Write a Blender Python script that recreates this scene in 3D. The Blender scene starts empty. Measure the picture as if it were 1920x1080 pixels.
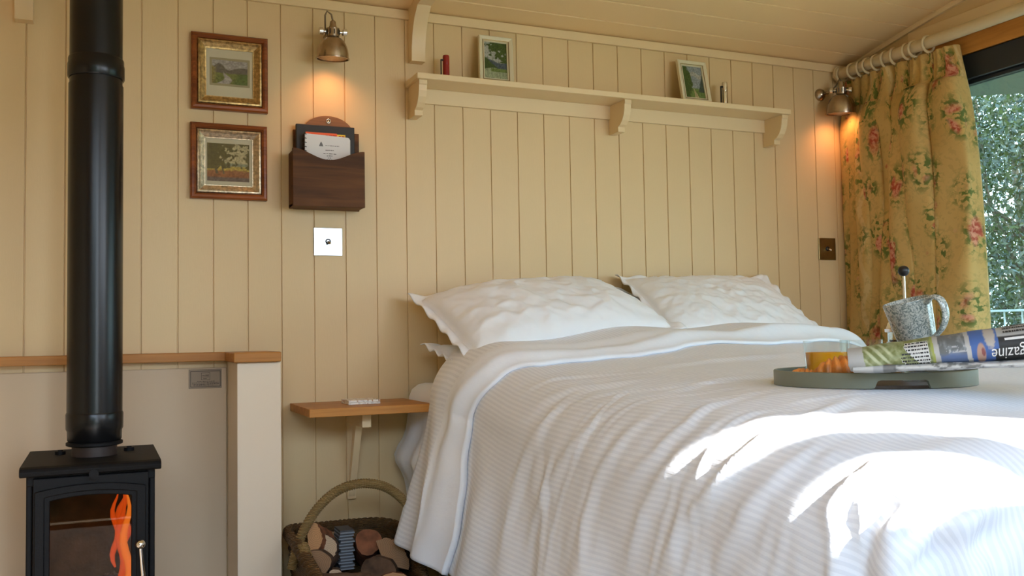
import bpy, bmesh, math, random
import numpy as np
from mathutils import Vector, Matrix

C = bpy.context.scene
COL = C.collection
H = 0.90                       # height of the photographer's eye; every z below is given from it
PI = math.pi

# ------------------------------------------------------------------ camera
cam_data = bpy.data.cameras.new('camera')
cam_data.sensor_width = 36.0
cam_data.lens = 36.0 * 1760 / 1920
cam_data.clip_start = 0.01
cam = bpy.data.objects.new('camera', cam_data)
COL.objects.link(cam)
_y, _p, _r = math.radians(23.7), math.radians(2.82), math.radians(-0.99)
fwd = Vector((math.sin(_y) * math.cos(_p), math.cos(_y) * math.cos(_p), math.sin(_p)))
rgt = Vector((math.cos(_y), -math.sin(_y), 0))
upv = rgt.cross(fwd)
r2 = rgt * math.cos(_r) + upv * math.sin(_r)
u2 = upv * math.cos(_r) - rgt * math.sin(_r)
M = Matrix((r2, u2, -fwd)).transposed().to_4x4()
M.translation = Vector((0, 0, H))
cam.matrix_world = M
C.camera = cam

# ------------------------------------------------------------------ world, sun, exposure
C.view_settings.view_transform = 'Standard'
C.view_settings.look = 'None'
C.view_settings.gamma = 1.0
C.view_settings.use_curve_mapping = False
C.view_settings.exposure = 1.56
C.cycles.use_denoising = True
C.cycles.max_bounces = 10
C.cycles.diffuse_bounces = 6
C.cycles.transparent_max_bounces = 24
C.cycles.sample_clamp_indirect = 6.0
C.cycles.caustics_reflective = False
C.cycles.caustics_refractive = False

world = bpy.data.worlds.new('sky')
C.world = world
world.use_nodes = True
wn = world.node_tree.nodes
wl = world.node_tree.links
bg = wn['Background']
tc = wn.new('ShaderNodeTexCoord')
sep = wn.new('ShaderNodeSeparateXYZ')
rmp = wn.new('ShaderNodeValToRGB')
wl.new(tc.outputs['Generated'], sep.inputs[0])
wl.new(sep.outputs['Z'], rmp.inputs[0])
rmp.color_ramp.elements[0].position = 0.0
rmp.color_ramp.elements[0].color = (0.80, 0.90, 1.0, 1)
rmp.color_ramp.elements[1].position = 0.6
rmp.color_ramp.elements[1].color = (0.46, 0.68, 1.0, 1)
wl.new(rmp.outputs[0], bg.inputs['Color'])
bg.inputs['Strength'].default_value = 5.0

SUN_DIR = Vector((0.20, -0.80, 0.50)).normalized()
sd = bpy.data.lights.new('sun', 'SUN')
sd.energy = 8.5
sd.angle = math.radians(0.6)
sd.color = (1.0, 0.98, 0.95)
sun = bpy.data.objects.new('sun', sd)
COL.objects.link(sun)
sun.rotation_euler = SUN_DIR.to_track_quat('Z', 'Y').to_euler()
sun.location = (3, -6, 6)


def area(name, loc, aim, sx, sy, power, color=(1, 1, 1)):
    d = bpy.data.lights.new(name, 'AREA')
    d.shape = 'RECTANGLE'
    d.size, d.size_y = sx, sy
    d.energy = power
    d.color = color
    o = bpy.data.objects.new(name, d)
    COL.objects.link(o)
    o.location = loc
    o.rotation_euler = (Vector(loc) - Vector(aim)).to_track_quat('Z', 'Y').to_euler()
    return o


# daylight coming in through the open doorway and the arched window behind the camera,
# and past the trees through the big gable window
def portal(name, loc, rot, sx, sy):
    """marks an opening so that the sky's light is found through it"""
    d = bpy.data.lights.new(name, 'AREA')
    d.shape = 'RECTANGLE'
    d.size, d.size_y = sx, sy
    d.cycles.is_portal = True
    o = bpy.data.objects.new(name, d)
    COL.objects.link(o)
    o.location = loc
    o.rotation_euler = rot


portal('doorway_portal', (-.10, -.50, .94), (math.radians(90), 0, 0), 1.3, 1.84)
portal('side_window_portal', (2.23, -.52, 1.49), (math.radians(90), 0, 0), .78, .60)
portal('arched_window_portal', (1.36, -.52, 1.53), (math.radians(90), 0, 0), .76, .66)
portal('gable_window_portal', (2.79, 1.35, 1.10), (0, math.radians(90), 0), 1.4, 2.0)


# ------------------------------------------------------------------ helpers
class MB:
    """collects shapes, then links them as ONE mesh object"""

    def __init__(s):
        s.v = []
        s.f = []
        s.m = []
        s.uv = None
        s.col = None

    def add(s, vs, fs, mi=0):
        o = len(s.v)
        s.v += [tuple(p) for p in vs]
        s.f += [tuple(i + o for i in f) for f in fs]
        s.m += [mi] * len(fs)
        return s

    def box(s, a, b, mi=0):
        x0, y0, z0 = a
        x1, y1, z1 = b
        vs = [(x0, y0, z0), (x1, y0, z0), (x1, y1, z0), (x0, y1, z0), (x0, y0, z1), (x1, y0, z1), (x1, y1, z1), (x0, y1, z1)]
        return s.add(vs, [(0, 3, 2, 1), (4, 5, 6, 7), (0, 1, 5, 4), (1, 2, 6, 5), (2, 3, 7, 6), (3, 0, 4, 7)], mi)

    def prism(s, poly, axis, a, b, mi=0):
        """poly: 2-D points in the two other axes (x: (y,z), y: (x,z), z: (x,y))"""
        n = len(poly)

        def P(p, t):
            return {'x': (t, p[0], p[1]), 'y': (p[0], t, p[1]), 'z': (p[0], p[1], t)}[axis]
        vs = [P(p, a) for p in poly] + [P(p, b) for p in poly]
        fs = [(i, (i + 1) % n, n + (i + 1) % n, n + i) for i in range(n)]
        fs += [tuple(range(n))[::-1], tuple(range(n, 2 * n))]
        return s.add(vs, fs, mi)

    def frame_axes(s, d):
        d = Vector(d).normalized()
        a = Vector((0, 0, 1)) if abs(d.z) < .95 else Vector((1, 0, 0))
        x = a.cross(d).normalized()
        return x, d.cross(x).normalized(), d

    def lathe(s, prof, c, d=(0, 0, 1), n=32, cap=True, mi=0):
        """prof: (radius, height along d)"""
        x, y, d = s.frame_axes(d)
        c = Vector(c)
        vs = []
        for r, h in prof:
            for i in range(n):
                t = 2 * PI * i / n
                vs.append(c + d * h + (x * math.cos(t) + y * math.sin(t)) * r)
        fs = []
        for k in range(len(prof) - 1):
            for i in range(n):
                j = (i + 1) % n
                fs.append((k * n + i, k * n + j, (k + 1) * n + j, (k + 1) * n + i))
        if cap:
            fs.append(tuple(range(n))[::-1])
            fs.append(tuple(range((len(prof) - 1) * n, len(prof) * n)))
        return s.add(vs, fs, mi)

    def cyl(s, a, b, r, r1=None, n=24, mi=0):
        a, b = Vector(a), Vector(b)
        return s.lathe([(r, 0), (r if r1 is None else r1, (b - a).length)], a, b - a, n, True, mi)

    def ball(s, c, r, n=20, mi=0, sq=1.0):
        prof = [(r * math.sin(PI * k / 12) + 1e-5, -r * math.cos(PI * k / 12) * sq) for k in range(13)]
        return s.lathe(prof, c, (0, 0, 1), n, True, mi)

    def tube(s, pts, r, n=10, mi=0, closed=False, rfun=None):
        pts = [Vector(p) for p in pts]
        m = len(pts)
        vs, fs = [], []
        prevx = None
        for k, p in enumerate(pts):
            a = pts[(k - 1) % m] if (k or closed) else pts[0]
            b = pts[(k + 1) % m] if (k < m - 1 or closed) else pts[-1]
            d = (b - a).normalized()
            if prevx is None:
                x, y, d = s.frame_axes(d)
            else:
                x = (prevx - d * prevx.dot(d)).normalized()
                y = d.cross(x)
            prevx = x
            rr = r if rfun is None else rfun(k / (m - 1))
            for i in range(n):
                t = 2 * PI * i / n
                vs.append(p + (x * math.cos(t) + y * math.sin(t)) * rr)
        rng = m if closed else m - 1
        for k in range(rng):
            k2 = (k + 1) % m
            for i in range(n):
                j = (i + 1) % n
                fs.append((k * n + i, k * n + j, k2 * n + j, k2 * n + i))
        if not closed:
            fs.append(tuple(range(n))[::-1])
            fs.append(tuple(range((m - 1) * n, m * n)))
        return s.add(vs, fs, mi)

    def torus(s, c, R, r, d=(0, 0, 1), n=28, k=10, mi=0):
        x, y, d = s.frame_axes(d)
        c = Vector(c)
        pts = [c + (x * math.cos(2 * PI * i / n) + y * math.sin(2 * PI * i / n)) * R for i in range(n)]
        return s.tube(pts, r, k, mi, True)

    def grid(s, P, closed_u=False, mi=0):
        """P: array (nu, nv, 3)"""
        nu, nv = P.shape[:2]
        o = len(s.v)
        s.v += [tuple(map(float, p)) for p in P.reshape(-1, 3)]
        for i in range(nu if closed_u else nu - 1):
            i2 = (i + 1) % nu
            for j in range(nv - 1):
                s.f.append((o + i * nv + j, o + i2 * nv + j, o + i2 * nv + j + 1, o + i * nv + j + 1))
                s.m.append(mi)
        return s

    def build(s, name, mat, parent=None, smooth=False, bevel=0, seg=2, label=None, fixn=True, bang=0.6):
        base = parent_loc(parent)
        me = bpy.data.meshes.new(name)
        me.from_pydata([(x - base[0], y - base[1], z - base[2]) for x, y, z in s.v], [], s.f)
        for mm in (mat if isinstance(mat, (list, tuple)) else [mat]):
            me.materials.append(mm)
        if any(s.m):
            me.polygons.foreach_set('material_index', s.m)
        if fixn:
            b = bmesh.new()
            b.from_mesh(me)
            bmesh.ops.recalc_face_normals(b, faces=b.faces)
            b.to_mesh(me)
            b.free()
        if s.uv is not None:
            lay = me.uv_layers.new(name='UVMap')
            idx = np.zeros(len(me.loops), dtype=np.int32)
            me.loops.foreach_get('vertex_index', idx)
            lay.data.foreach_set('uv', np.asarray(s.uv, dtype=np.float32)[idx].ravel())
        if s.col is not None:
            ca = me.color_attributes.new('paint', 'FLOAT_COLOR', 'POINT')
            ca.data.foreach_set('color', np.asarray(s.col, dtype=np.float32).ravel())
        if smooth:
            me.polygons.foreach_set('use_smooth', [True] * len(me.polygons))
            if smooth == 'auto':
                me.set_sharp_from_angle(angle=math.radians(38))
        o = bpy.data.objects.new(name, me)
        COL.objects.link(o)
        if parent is not None:
            o.parent = parent
        if bevel:
            m = o.modifiers.new('bevel', 'BEVEL')
            m.width = bevel
            m.segments = seg
            m.limit_method = 'ANGLE'
            m.angle_limit = bang
            m.harden_normals = False
        if label:
            o['label'] = label
        return o


BASE = {}


def parent_loc(p):
    v = Vector((0, 0, 0))
    while p is not None:
        v += p.location
        p = p.parent
    return v


def thing(name, label, cat, loc, group=None):
    o = bpy.data.objects.new(name, None)
    COL.objects.link(o)
    o.empty_display_size = 0.05
    o.location = loc
    o['label'] = label
    o['category'] = cat
    if group:
        o['group'] = group
    return o


def tag(o, label, cat, group=None, kind=None):
    o['label'] = label
    o['category'] = cat
    if group:
        o['group'] = group
    if kind:
        o['kind'] = kind
    return o


def struct(o):
    o['kind'] = 'structure'
    return o


# ------------------------------------------------------------------ materials
def mat(name, col, rough=0.5, metal=0.0, spec=0.5, bump=None, emit=None, coat=0, trans=0, ior=1.45, sheen=0, var=None, sss=0):
    """bump=(scale, strength[, stretch xyz]); var=(scale, amount[, stretch])"""
    m = bpy.data.materials.new(name)
    m.use_nodes = True
    nt = m.node_tree
    b = nt.nodes['Principled BSDF']
    b.inputs['Base Color'].default_value = (*col, 1)
    b.inputs['Roughness'].default_value = rough
    b.inputs['Metallic'].default_value = metal
    b.inputs['Specular IOR Level'].default_value = spec
    b.inputs['IOR'].default_value = ior
    b.inputs['Coat Weight'].default_value = coat
    b.inputs['Transmission Weight'].default_value = trans
    b.inputs['Sheen Weight'].default_value = sheen
    if sss:
        b.inputs['Subsurface Weight'].default_value = sss
        b.inputs['Subsurface Scale'].default_value = 0.01
    if emit:
        b.inputs['Emission Color'].default_value = (*emit[0], 1)
        b.inputs['Emission Strength'].default_value = emit[1]
    if bump or var:
        tcn = nt.nodes.new('ShaderNodeTexCoord')

        def noise(sc, st):
            mp = nt.nodes.new('ShaderNodeMapping')
            mp.inputs['Scale'].default_value = st
            nz = nt.nodes.new('ShaderNodeTexNoise')
            nz.inputs['Scale'].default_value = sc
            nz.inputs['Detail'].default_value = 5
            nt.links.new(tcn.outputs['Object'], mp.inputs[0])
            nt.links.new(mp.outputs[0], nz.inputs[0])
            return nz
        if bump:
            nz = noise(bump[0], bump[2] if len(bump) > 2 else (1, 1, 1))
            bp = nt.nodes.new('ShaderNodeBump')
            bp.inputs['Strength'].default_value = bump[1]
            bp.inputs['Distance'].default_value = 0.002
            nt.links.new(nz.outputs['Fac'], bp.inputs['Height'])
            nt.links.new(bp.outputs[0], b.inputs['Normal'])
        if var:
            nz = noise(var[0], var[2] if len(var) > 2 else (1, 1, 1))
            cr = nt.nodes.new('ShaderNodeValToRGB')
            k = var[1]
            cr.color_ramp.elements[0].position = 0.3
            cr.color_ramp.elements[1].position = 0.7
            cr.color_ramp.elements[0].color = (*[max(0, c * (1 - k)) for c in col], 1)
            cr.color_ramp.elements[1].color = (*[min(1, c * (1 + k)) for c in col], 1)
            nt.links.new(nz.outputs['Fac'], cr.inputs[0])
            nt.links.new(cr.outputs[0], b.inputs['Base Color'])
    return m


def wood(name, c0, c1, scale=14, axis='x', rough=0.42, stretch=14, bump=0.15):
    m = bpy.data.materials.new(name)
    m.use_nodes = True
    nt = m.node_tree
    b = nt.nodes['Principled BSDF']
    t = nt.nodes.new('ShaderNodeTexCoord')
    mp = nt.nodes.new('ShaderNodeMapping')
    st = {'x': (1 / stretch, 1, 1), 'y': (1, 1 / stretch, 1), 'z': (1, 1, 1 / stretch)}[axis]
    mp.inputs['Scale'].default_value = st
    n1 = nt.nodes.new('ShaderNodeTexNoise')
    n1.inputs['Scale'].default_value = scale * 6
    n1.inputs['Detail'].default_value = 8
    n1.inputs['Distortion'].default_value = 0.7
    n2 = nt.nodes.new('ShaderNodeTexNoise')
    n2.inputs['Scale'].default_value = scale
    n2.inputs['Detail'].default_value = 3
    mx = nt.nodes.new('ShaderNodeMath')
    mx.operation = 'MULTIPLY_ADD'
    mx.inputs[1].default_value = 0.5
    mx2 = nt.nodes.new('ShaderNodeMath')
    mx2.operation = 'MULTIPLY'
    mx2.inputs[1].default_value = 0.5
    cr = nt.nodes.new('ShaderNodeValToRGB')
    cr.color_ramp.elements[0].position = 0.36
    cr.color_ramp.elements[1].position = 0.62
    cr.color_ramp.elements[0].color = (*c0, 1)
    cr.color_ramp.elements[1].color = (*c1, 1)
    L = nt.links.new
    L(t.outputs['Object'], mp.inputs[0])
    L(mp.outputs[0], n1.inputs[0])
    L(mp.outputs[0], n2.inputs[0])
    L(n2.outputs['Fac'], mx2.inputs[0])
    L(n1.outputs['Fac'], mx.inputs[0])
    L(mx2.outputs[0], mx.inputs[2])
    L(mx.outputs[0], cr.inputs[0])
    L(cr.outputs[0], b.inputs['Base Color'])
    b.inputs['Roughness'].default_value = rough
    b.inputs['Specular IOR Level'].default_value = .3
    bp = nt.nodes.new('ShaderNodeBump')
    bp.inputs['Strength'].default_value = bump
    bp.inputs['Distance'].default_value = 0.001
    L(n1.outputs['Fac'], bp.inputs['Height'])
    L(bp.outputs[0], b.inputs['Normal'])
    return m


def painted(name, rough=0.5, spec=0.3):
    """reads the colours painted on the mesh"""
    m = mat(name, (1, 1, 1), rough, spec=spec)
    a = m.node_tree.nodes.new('ShaderNodeAttribute')
    a.attribute_name = 'paint'
    m.node_tree.links.new(a.outputs['Color'], m.node_tree.nodes['Principled BSDF'].inputs['Base Color'])
    return m


def pane(name, tint=(0.9, 0.95, 0.95), refl=0.06, rough=0.0):
    m = bpy.data.materials.new(name)
    m.use_nodes = True
    nt = m.node_tree
    nt.nodes.remove(nt.nodes['Principled BSDF'])
    out = nt.nodes['Material Output']
    tr = nt.nodes.new('ShaderNodeBsdfTransparent')
    tr.inputs[0].default_value = (*tint, 1)
    gl = nt.nodes.new('ShaderNodeBsdfGlossy')
    gl.inputs['Roughness'].default_value = rough
    lw = nt.nodes.new('ShaderNodeLayerWeight')
    lw.inputs[0].default_value = .5
    fr = nt.nodes.new('ShaderNodeMath')
    fr.operation = 'POWER'
    fr.inputs[1].default_value = 5.0
    nt.links.new(lw.outputs['Facing'], fr.inputs[0])
    ad = nt.nodes.new('ShaderNodeMath')
    ad.operation = 'MULTIPLY_ADD'
    ad.inputs[1].default_value = .85
    ad.inputs[2].default_value = refl
    mx = nt.nodes.new('ShaderNodeMixShader')
    nt.links.new(fr.outputs[0], ad.inputs[0])
    nt.links.new(ad.outputs[0], mx.inputs[0])
    nt.links.new(tr.outputs[0], mx.inputs[1])
    nt.links.new(gl.outputs[0], mx.inputs[2])
    nt.links.new(mx.outputs[0], out.inputs[0])
    return m


PAINT = (0.69, 0.515, 0.285)
M_wall = mat('wall_paint', PAINT, 0.38, spec=0.35, bump=(260, 0.10, (1, 1, .15)))
M_ceil = mat('ceiling_paint', (0.84, 0.62, 0.34), 0.35, spec=0.4, bump=(260, 0.08))
M_trim = mat('trim_paint', (0.76, 0.585, 0.345), 0.36, spec=0.4, bump=(200, 0.06))
M_white_trim = mat('pale_trim_paint', (0.74, 0.575, 0.34), 0.36, spec=0.4)
M_post = mat('post_paint', (0.78, 0.66, 0.51), 0.4, spec=0.35)
M_fire = mat('grey_board_paint', (0.60, 0.475, 0.335), 0.55, spec=0.25)
M_oak = wood('oiled_oak', (0.33, 0.125, 0.022), (0.50, 0.22, 0.048), 12, 'x')
M_oak_y = wood('oiled_oak_beam', (0.42, 0.17, 0.035), (0.60, 0.27, 0.06), 12, 'y')
M_floor = wood('floor_boards', (0.13, 0.095, 0.065), (0.22, 0.165, 0.115), 5, 'x', 0.4)
M_iron = mat('black_cast_iron', (0.006, 0.0055, 0.006), 0.55, spec=0.2, bump=(420, 0.35))
M_pipe = mat('black_enamel_pipe', (0.0045, 0.0045, 0.005), 0.27, spec=0.42)
M_collar = mat('dull_brown_iron', (0.035, 0.022, 0.018), 0.55)
M_steel = mat('polished_steel', (0.80, 0.78, 0.74), 0.16, metal=1)
M_nickel = mat('aged_nickel', (0.42, 0.33, 0.24), 0.24, metal=1, bump=(60, 0.10), var=(25, 0.25))
M_chrome = mat('mirror_chrome', (0.93, 0.95, 0.97), 0.10, metal=1)
M_brass = mat('aged_brass', (0.33, 0.24, 0.10), 0.32, metal=1, var=(30, 0.15))
M_walnut = wood('dark_walnut', (0.050, 0.016, 0.003), (0.150, 0.055, 0.013), 9, 'x', 0.6)
M_walnut2 = wood('reddish_walnut', (0.16, 0.06, 0.02), (0.30, 0.13, 0.045), 9, 'x', 0.32)
M_black = mat('black_plastic', (0.012, 0.012, 0.014), 0.35)
M_blackcard = mat('black_leather_card', (0.02, 0.018, 0.017), 0.5)
M_linen = mat('white_cotton', (0.82, 0.84, 0.87), 0.75, spec=0.2, sheen=0.15, bump=(900, 0.12))
M_glass = pane('clear_pane', (0.97, 0.98, 0.98), 0.06)
# ------------------------------------------------------------------ the room shell
YB, YF, XL, XR = 2.80, -0.45, -1.75, 2.70


def grooved(u0, u1, pitch, phase, depth=0.004, w=0.0045):
    """profile (u, inset) of tongue-and-groove boards between u0 and u1"""
    pts = [(u0, 0)]
    k = math.ceil((u0 - phase) / pitch)
    while phase + k * pitch < u1 - 0.004:
        g = phase + k * pitch
        if g > u0 + 0.004:
            pts += [(g - w / 2, 0), (g - w / 4, depth), (g + w / 4, depth), (g + w / 2, 0)]
        k += 1
    pts.append((u1, 0))
    return pts


# back wall: vertical painted boards
pr = grooved(XL, XR, 0.0963, 0.103)
b = MB()
b.prism([(u, YB + d) for u, d in pr] + [(XR, YB + 0.06), (XL, YB + 0.06)], 'z', 0, H + 1.05)
struct(b.build('wall_back', M_wall))

# gable wall on the right, with the large window opening
WY0, WY1, WZ0, WZ1 = 0.35, 2.36, 0.42, H + 0.925
b = MB()


def vault(y):
    """height of the boarded ceiling, a shallow barrel over the hut"""
    t = (YB - y) / (YB - YF)
    return H + 1.028 + 0.69 * (t * (1 - t)) * 1.03


ys = np.linspace(YF, YB, 41)
def gable(x0, x1):
    m = MB()
    top = [(float(y), vault(float(y)) + .03) for y in ys]
    m.prism([(WY1, 0), (YB, 0)] + [p for p in top[::-1] if p[0] > WY1] + [(WY1, vault(WY1) + .03)], 'x', x0, x1)
    m.prism([(YF, 0), (WY0, 0), (WY0, vault(WY0) + .03)] + [p for p in top[::-1] if p[0] < WY0], 'x', x0, x1)
    m.prism([(WY0, 0), (WY1, 0), (WY1, WZ0), (WY0, WZ0)], 'x', x0, x1)
    m.prism([(WY0, WZ1), (WY1, WZ1), (WY1, vault(WY1) + .03)] + [p for p in top[::-1] if WY0 < p[0] < WY1] + [(WY0, vault(WY0) + .03)], 'x', x0, x1)
    return m
struct(gable(XR, XR + 0.08).build('wall_right', M_wall))
# moulding where the ceiling meets the gable and the board line above the window
b = MB()
P = []
for y in ys:
    z = vault(float(y))
    P.append([(XR, y, z), (XR, y, z - .016), (XR - .012, y, z - .016), (XR - .016, y, z - .006), (XR - .016, y, z)])
b.grid(np.array(P))
struct(b.build('trim_5', M_trim, smooth=False))
b = MB()
b.box((XR - 0.012, YF, H + 0.99), (XR, 2.50, H + 1.068))
struct(b.build('trim_6', M_trim, bevel=.001))
# left gable and the front wall with doorway and arched window
m = MB()
m.prism([(YF, 0), (YB, 0)] + [(float(y), vault(float(y)) + .03) for y in ys[::-1]], 'x', XL - .08, XL)
struct(m.build('wall_left', M_wall))

SILL = H + .32
AX, AZ, AW, AH = 1.36, H + 0.56, .38, .40                       # springing centre of the arched window


def arch(x, a, h):
    q = 1 - ((x - AX) / a) ** 2
    return AZ + h * math.sqrt(q) if q > 0 else None


m = MB()
xs = np.arange(XL, XR - 1e-6, 0.02)
zt = vault(YF) + .03
for x0 in xs:
    x1 = x0 + 0.0201
    xm = x0 + 0.01
    holes = []
    if -0.75 < xm < 0.55:
        holes.append((0.02, 1.86))
    t = arch(xm, AW, AH)
    if t:
        holes.append((SILL, t))
    if 1.84 < xm < 2.62:
        holes.append((H + .28, H + .88))
    z = 0.0
    for a, c in holes:
        if a > z:
            m.box((x0, YF - .06, z), (x1, YF, a))
        z = c
    m.box((x0, YF - .06, z), (x1, YF, zt))
struct(m.build('wall_front', M_wall))
# arched window frame: concentric bar, transom and outer frame
w = bpy.data.objects.new('window_2', None)
COL.objects.link(w)
w.location = (AX, YF, SILL)
struct(w)


def arch_band(a0, h0, a1, h1, y0, y1, n=60):
    P = []
    for i in range(n + 1):
        t = PI * i / n
        o = (AX + a1 * math.cos(t), AZ + h1 * math.sin(t))
        q = (AX + a0 * math.cos(t), AZ + h0 * math.sin(t))
        P.append([(o[0], y0, o[1]), (o[0], y1, o[1]), (q[0], y1, q[1]), (q[0], y0, q[1]), (o[0], y0, o[1])])
    return MB().grid(np.array(P))


arch_band(0.130, 0.205, 0.195, 0.275, YF - .05, YF - .01).build('glazing_bar', M_white_trim, w)
m = arch_band(AW, AH, AW + .03, AH + .03, YF - .065, YF + .01)
m.box((AX - AW - .03, YF - .065, SILL), (AX - AW, YF + .01, AZ)).box((AX + AW, YF - .065, SILL), (AX + AW + .03, YF + .01, AZ))
m.box((AX - AW - .03, YF - .065, SILL - .03), (AX + AW + .03, YF + .02, SILL))
m.build('window_frame', M_white_trim, w)
MB().box((AX - AW, YF - .05, AZ - .06), (AX + AW, YF - .01, AZ + .045)).build('transom', M_white_trim, w)
w3 = bpy.data.objects.new('window_3', None)
COL.objects.link(w3)
w3.location = (2.23, YF, H + .28)
struct(w3)
m = MB()
m.box((1.82, YF - .065, H + .26), (1.85, YF + .01, H + .90)).box((2.61, YF - .065, H + .26), (2.64, YF + .01, H + .90)).box((1.82, YF - .065, H + .25), (2.64, YF + .01, H + .28)).box((1.82, YF - .065, H + .87), (2.64, YF + .01, H + .90))
m.build('window_frame', M_white_trim, w3, bevel=.003)
# door frame
m = MB()
m.box((-.80, YF - .07, 0), (-.74, YF + .015, 1.92)).box((.54, YF - .07, 0), (.60, YF + .015, 1.92)).box((-.80, YF - .07, 1.86), (.60, YF + .015, 1.92))
struct(m.build('door_1', M_white_trim, bevel=.003))

# floor
struct(MB().prism([(YF - .06 + u * 1.0, -dd) for u, dd in grooved(0, YB - YF + .12, 0.12, 0.05, 0.003)] + [(YB + .06, -.05), (YF - .06, -.05)], 'x', XL - .08, XR + .08).build('floor', M_floor))

# boarded barrel ceiling; the board joints run parallel to the back wall
pts = []
s, y = 0.0, YB
joints = [0.088 + .116 * k for k in range(60)]
seq = [(0.0, 0)]
for j in joints:
    seq += [(j - .0035, 0), (j - .0015, .005), (j + .0015, .005), (j + .0035, 0)]
yy = np.linspace(YB, YF, 400)
zz = np.array([vault(float(t)) for t in yy])
arc = np.concatenate([[0], np.cumsum(np.hypot(np.diff(yy), np.diff(zz)))])
low, upp = [], []
for sq, d in seq:
    if sq > arc[-1]:
        break
    y = float(np.interp(sq, arc, yy))
    low.append((y, vault(y) + d))
low.append((YF, vault(YF)))
upp = [(y, z + .03) for y, z in low[::-1]]
struct(MB().prism(low + [(low[-1][0], low[-1][1] + .035)] + [(float(t), vault(float(t)) + .035) for t in ys[1:-1]] + [(YB, vault(YB) + .035)], 'x', XL, XR).build('ceiling', M_ceil))

# frieze board under the ceiling on the back wall
struct(MB().box((XL, YB - .011, H + .995), (XR, YB, H + 1.024)).build('trim_1', M_trim, bevel=.0015))
# the dark shadow gap above it is real: the ceiling starts a few mm higher

# curved roof ribs
def rib(x0, x1, name):
    inner = [(YB - .035, H + .858), (YB - .037, H + .90), (YB - .047, H + .945), (YB - .068, H + .985), (YB - .10, H + 1.015), (YB - .15, H + 1.035), (YB - .24, H + 1.055)]
    for k in range(1, 30):
        y = YB - .24 - k * .1
        if y < YF:
            break
        inner.append((y, vault(y) - min(.035, .018 + .02 * k / 5) - .0))
    inner[6] = (YB - .24, vault(YB - .24) - .028)
    inner[5] = (YB - .15, vault(YB - .15) - .04)
    outer = [(YB, H + .858), (YB, H + 1.03)]
    m = MB()
    P = []
    nn = len(inner)
    for i, (y, z) in enumerate(inner):
        oy, oz = (YB, min(z + .0, H + 1.028)) if i < 5 else (y, vault(y) + .004)
        if i == 4:
            oy, oz = YB, H + 1.03
        P.append([(x0, oy, oz), (x0, y, z), (x1, y, z), (x1, oy, oz)])
    m.grid(np.array(P))
    m.add([P[0][0], P[0][1], P[0][2], P[0][3]], [(0, 1, 2, 3)])
    return struct(m.build(name, M_trim, smooth='auto'))


rib(.886, .930, 'trim_2')
rib(-.212, -.168, 'trim_3')
rib(-1.30, -1.256, 'trim_7')

# board behind the stove, oak dado rail, boxed partition end with oak cap
struct(MB().box((XL, YB - .012, 0), (.33, YB, H - .080)).build('trim_4', M_fire, bevel=.002))
struct(MB().box((XL, YB - .042, H - .061), (.335, YB, H - .036)).build('trim_8', M_oak, bevel=.002))
part = thing('partition_post', 'boxed cream post with an oak cap beside the log basket', 'post', (.39, 2.69, 0))
MB().box((.333, 2.585, 0), (.448, YB - .004, H - .063)).build('post', M_post, part, bevel=.002)
MB().box((.322, 2.565, H - .0625), (.446, YB - .003, H - .036)).build('cap', M_oak, part, bevel=.003, label='oiled oak cap')

# gable window: oak lintel, dark frame, glass
w1 = bpy.data.objects.new('window_1', None)
COL.objects.link(w1)
w1.location = (XR + .04, 1.35, WZ0)
struct(w1)
M_frame = mat('dark_grey_frame', (0.022, 0.026, 0.032), 0.42)
fx0, fx1 = XR + .004, XR + .075
m = MB()
gz1, gy1 = H + .842, 2.322
m.box((fx0, WY0, gz1), (fx1, WY1, WZ1)).box((fx0, gy1, WZ0), (fx1, WY1, gz1)).box((fx0, WY0, WZ0), (fx1, WY0 + .05, gz1)).box((fx0, WY0, WZ0), (fx1, WY1, WZ0 + .05))
m.box((fx0 + .02, 2.305, WZ0 + .05), (fx1 - .02, gy1, gz1)).box((fx0 + .02, WY0, gz1 - .014), (fx1 - .02, gy1, gz1))
m.build('window_frame', M_frame, w1, bevel=.002)
M_win = pane('window_glass', (0.58, 0.66, 0.65), 0.06)
MB().box((XR + .04, WY0 + .05, WZ0 + .05), (XR + .044, 2.305, gz1 - .014)).build('pane', M_win, w1)
struct(MB().box((XR - .008, WY0 - .05, H + .925), (XR + .08, WY1 + .06, H + .988)).build('trim_9', M_oak_y, bevel=.002))

# ------------------------------------------------------------------ outdoors
M_grass = mat('lawn', (0.10, 0.16, 0.04), 0.9, var=(3, .5), bump=(60, .5))
g = MB().box((-12, -14, -.62), (24, 20, -.60)).build('ground', M_grass)
struct(g)
M_gravel = mat('bounce_gravel', (0.10, 0.095, 0.075), .95, var=(40, .25), bump=(200, .6))  # unseen strip, added and toned to set the light bounced indoors
struct(MB().box((-5, -6, -.60), (6, YF - .10, -.56)).build('trim_10', M_gravel))
M_deck = wood('deck_boards', (0.55, 0.44, 0.32), (0.72, 0.60, 0.45), 4, 'y', .7)
m = MB()
for k in range(14):
    x = XR + .10 + k * .125
    m.box((x, -.4, -.10), (x + .115, 5.6, -.06))
tag(m.build('deck', M_deck, bevel=.002), 'grey timber deck outside the gable window', 'deck')
for k, xx in enumerate((XR + .2, XR + 1.6)):
    pass
rl = thing('deck_railing', 'pale metal railing on the deck outside the window', 'railing', (4.38, 3.2, -.06))
M_rail = mat('pale_metal_rail', (0.36, 0.41, 0.43), 0.4, spec=.5)
zr = H + .085
MB().box((4.36, .3, zr - .012), (4.40, 5.4, zr)).build('handrail', M_rail, rl, bevel=.003)
MB().box((4.37, .3, 0.06), (4.39, 5.4, .075)).build('bottom_rail', M_rail, rl)
y = .35
while y < 5.4:
    MB().box((4.377, y, .07), (4.384, y + .007, zr - .010)).build('baluster', M_rail, rl)
    y += .105
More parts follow.
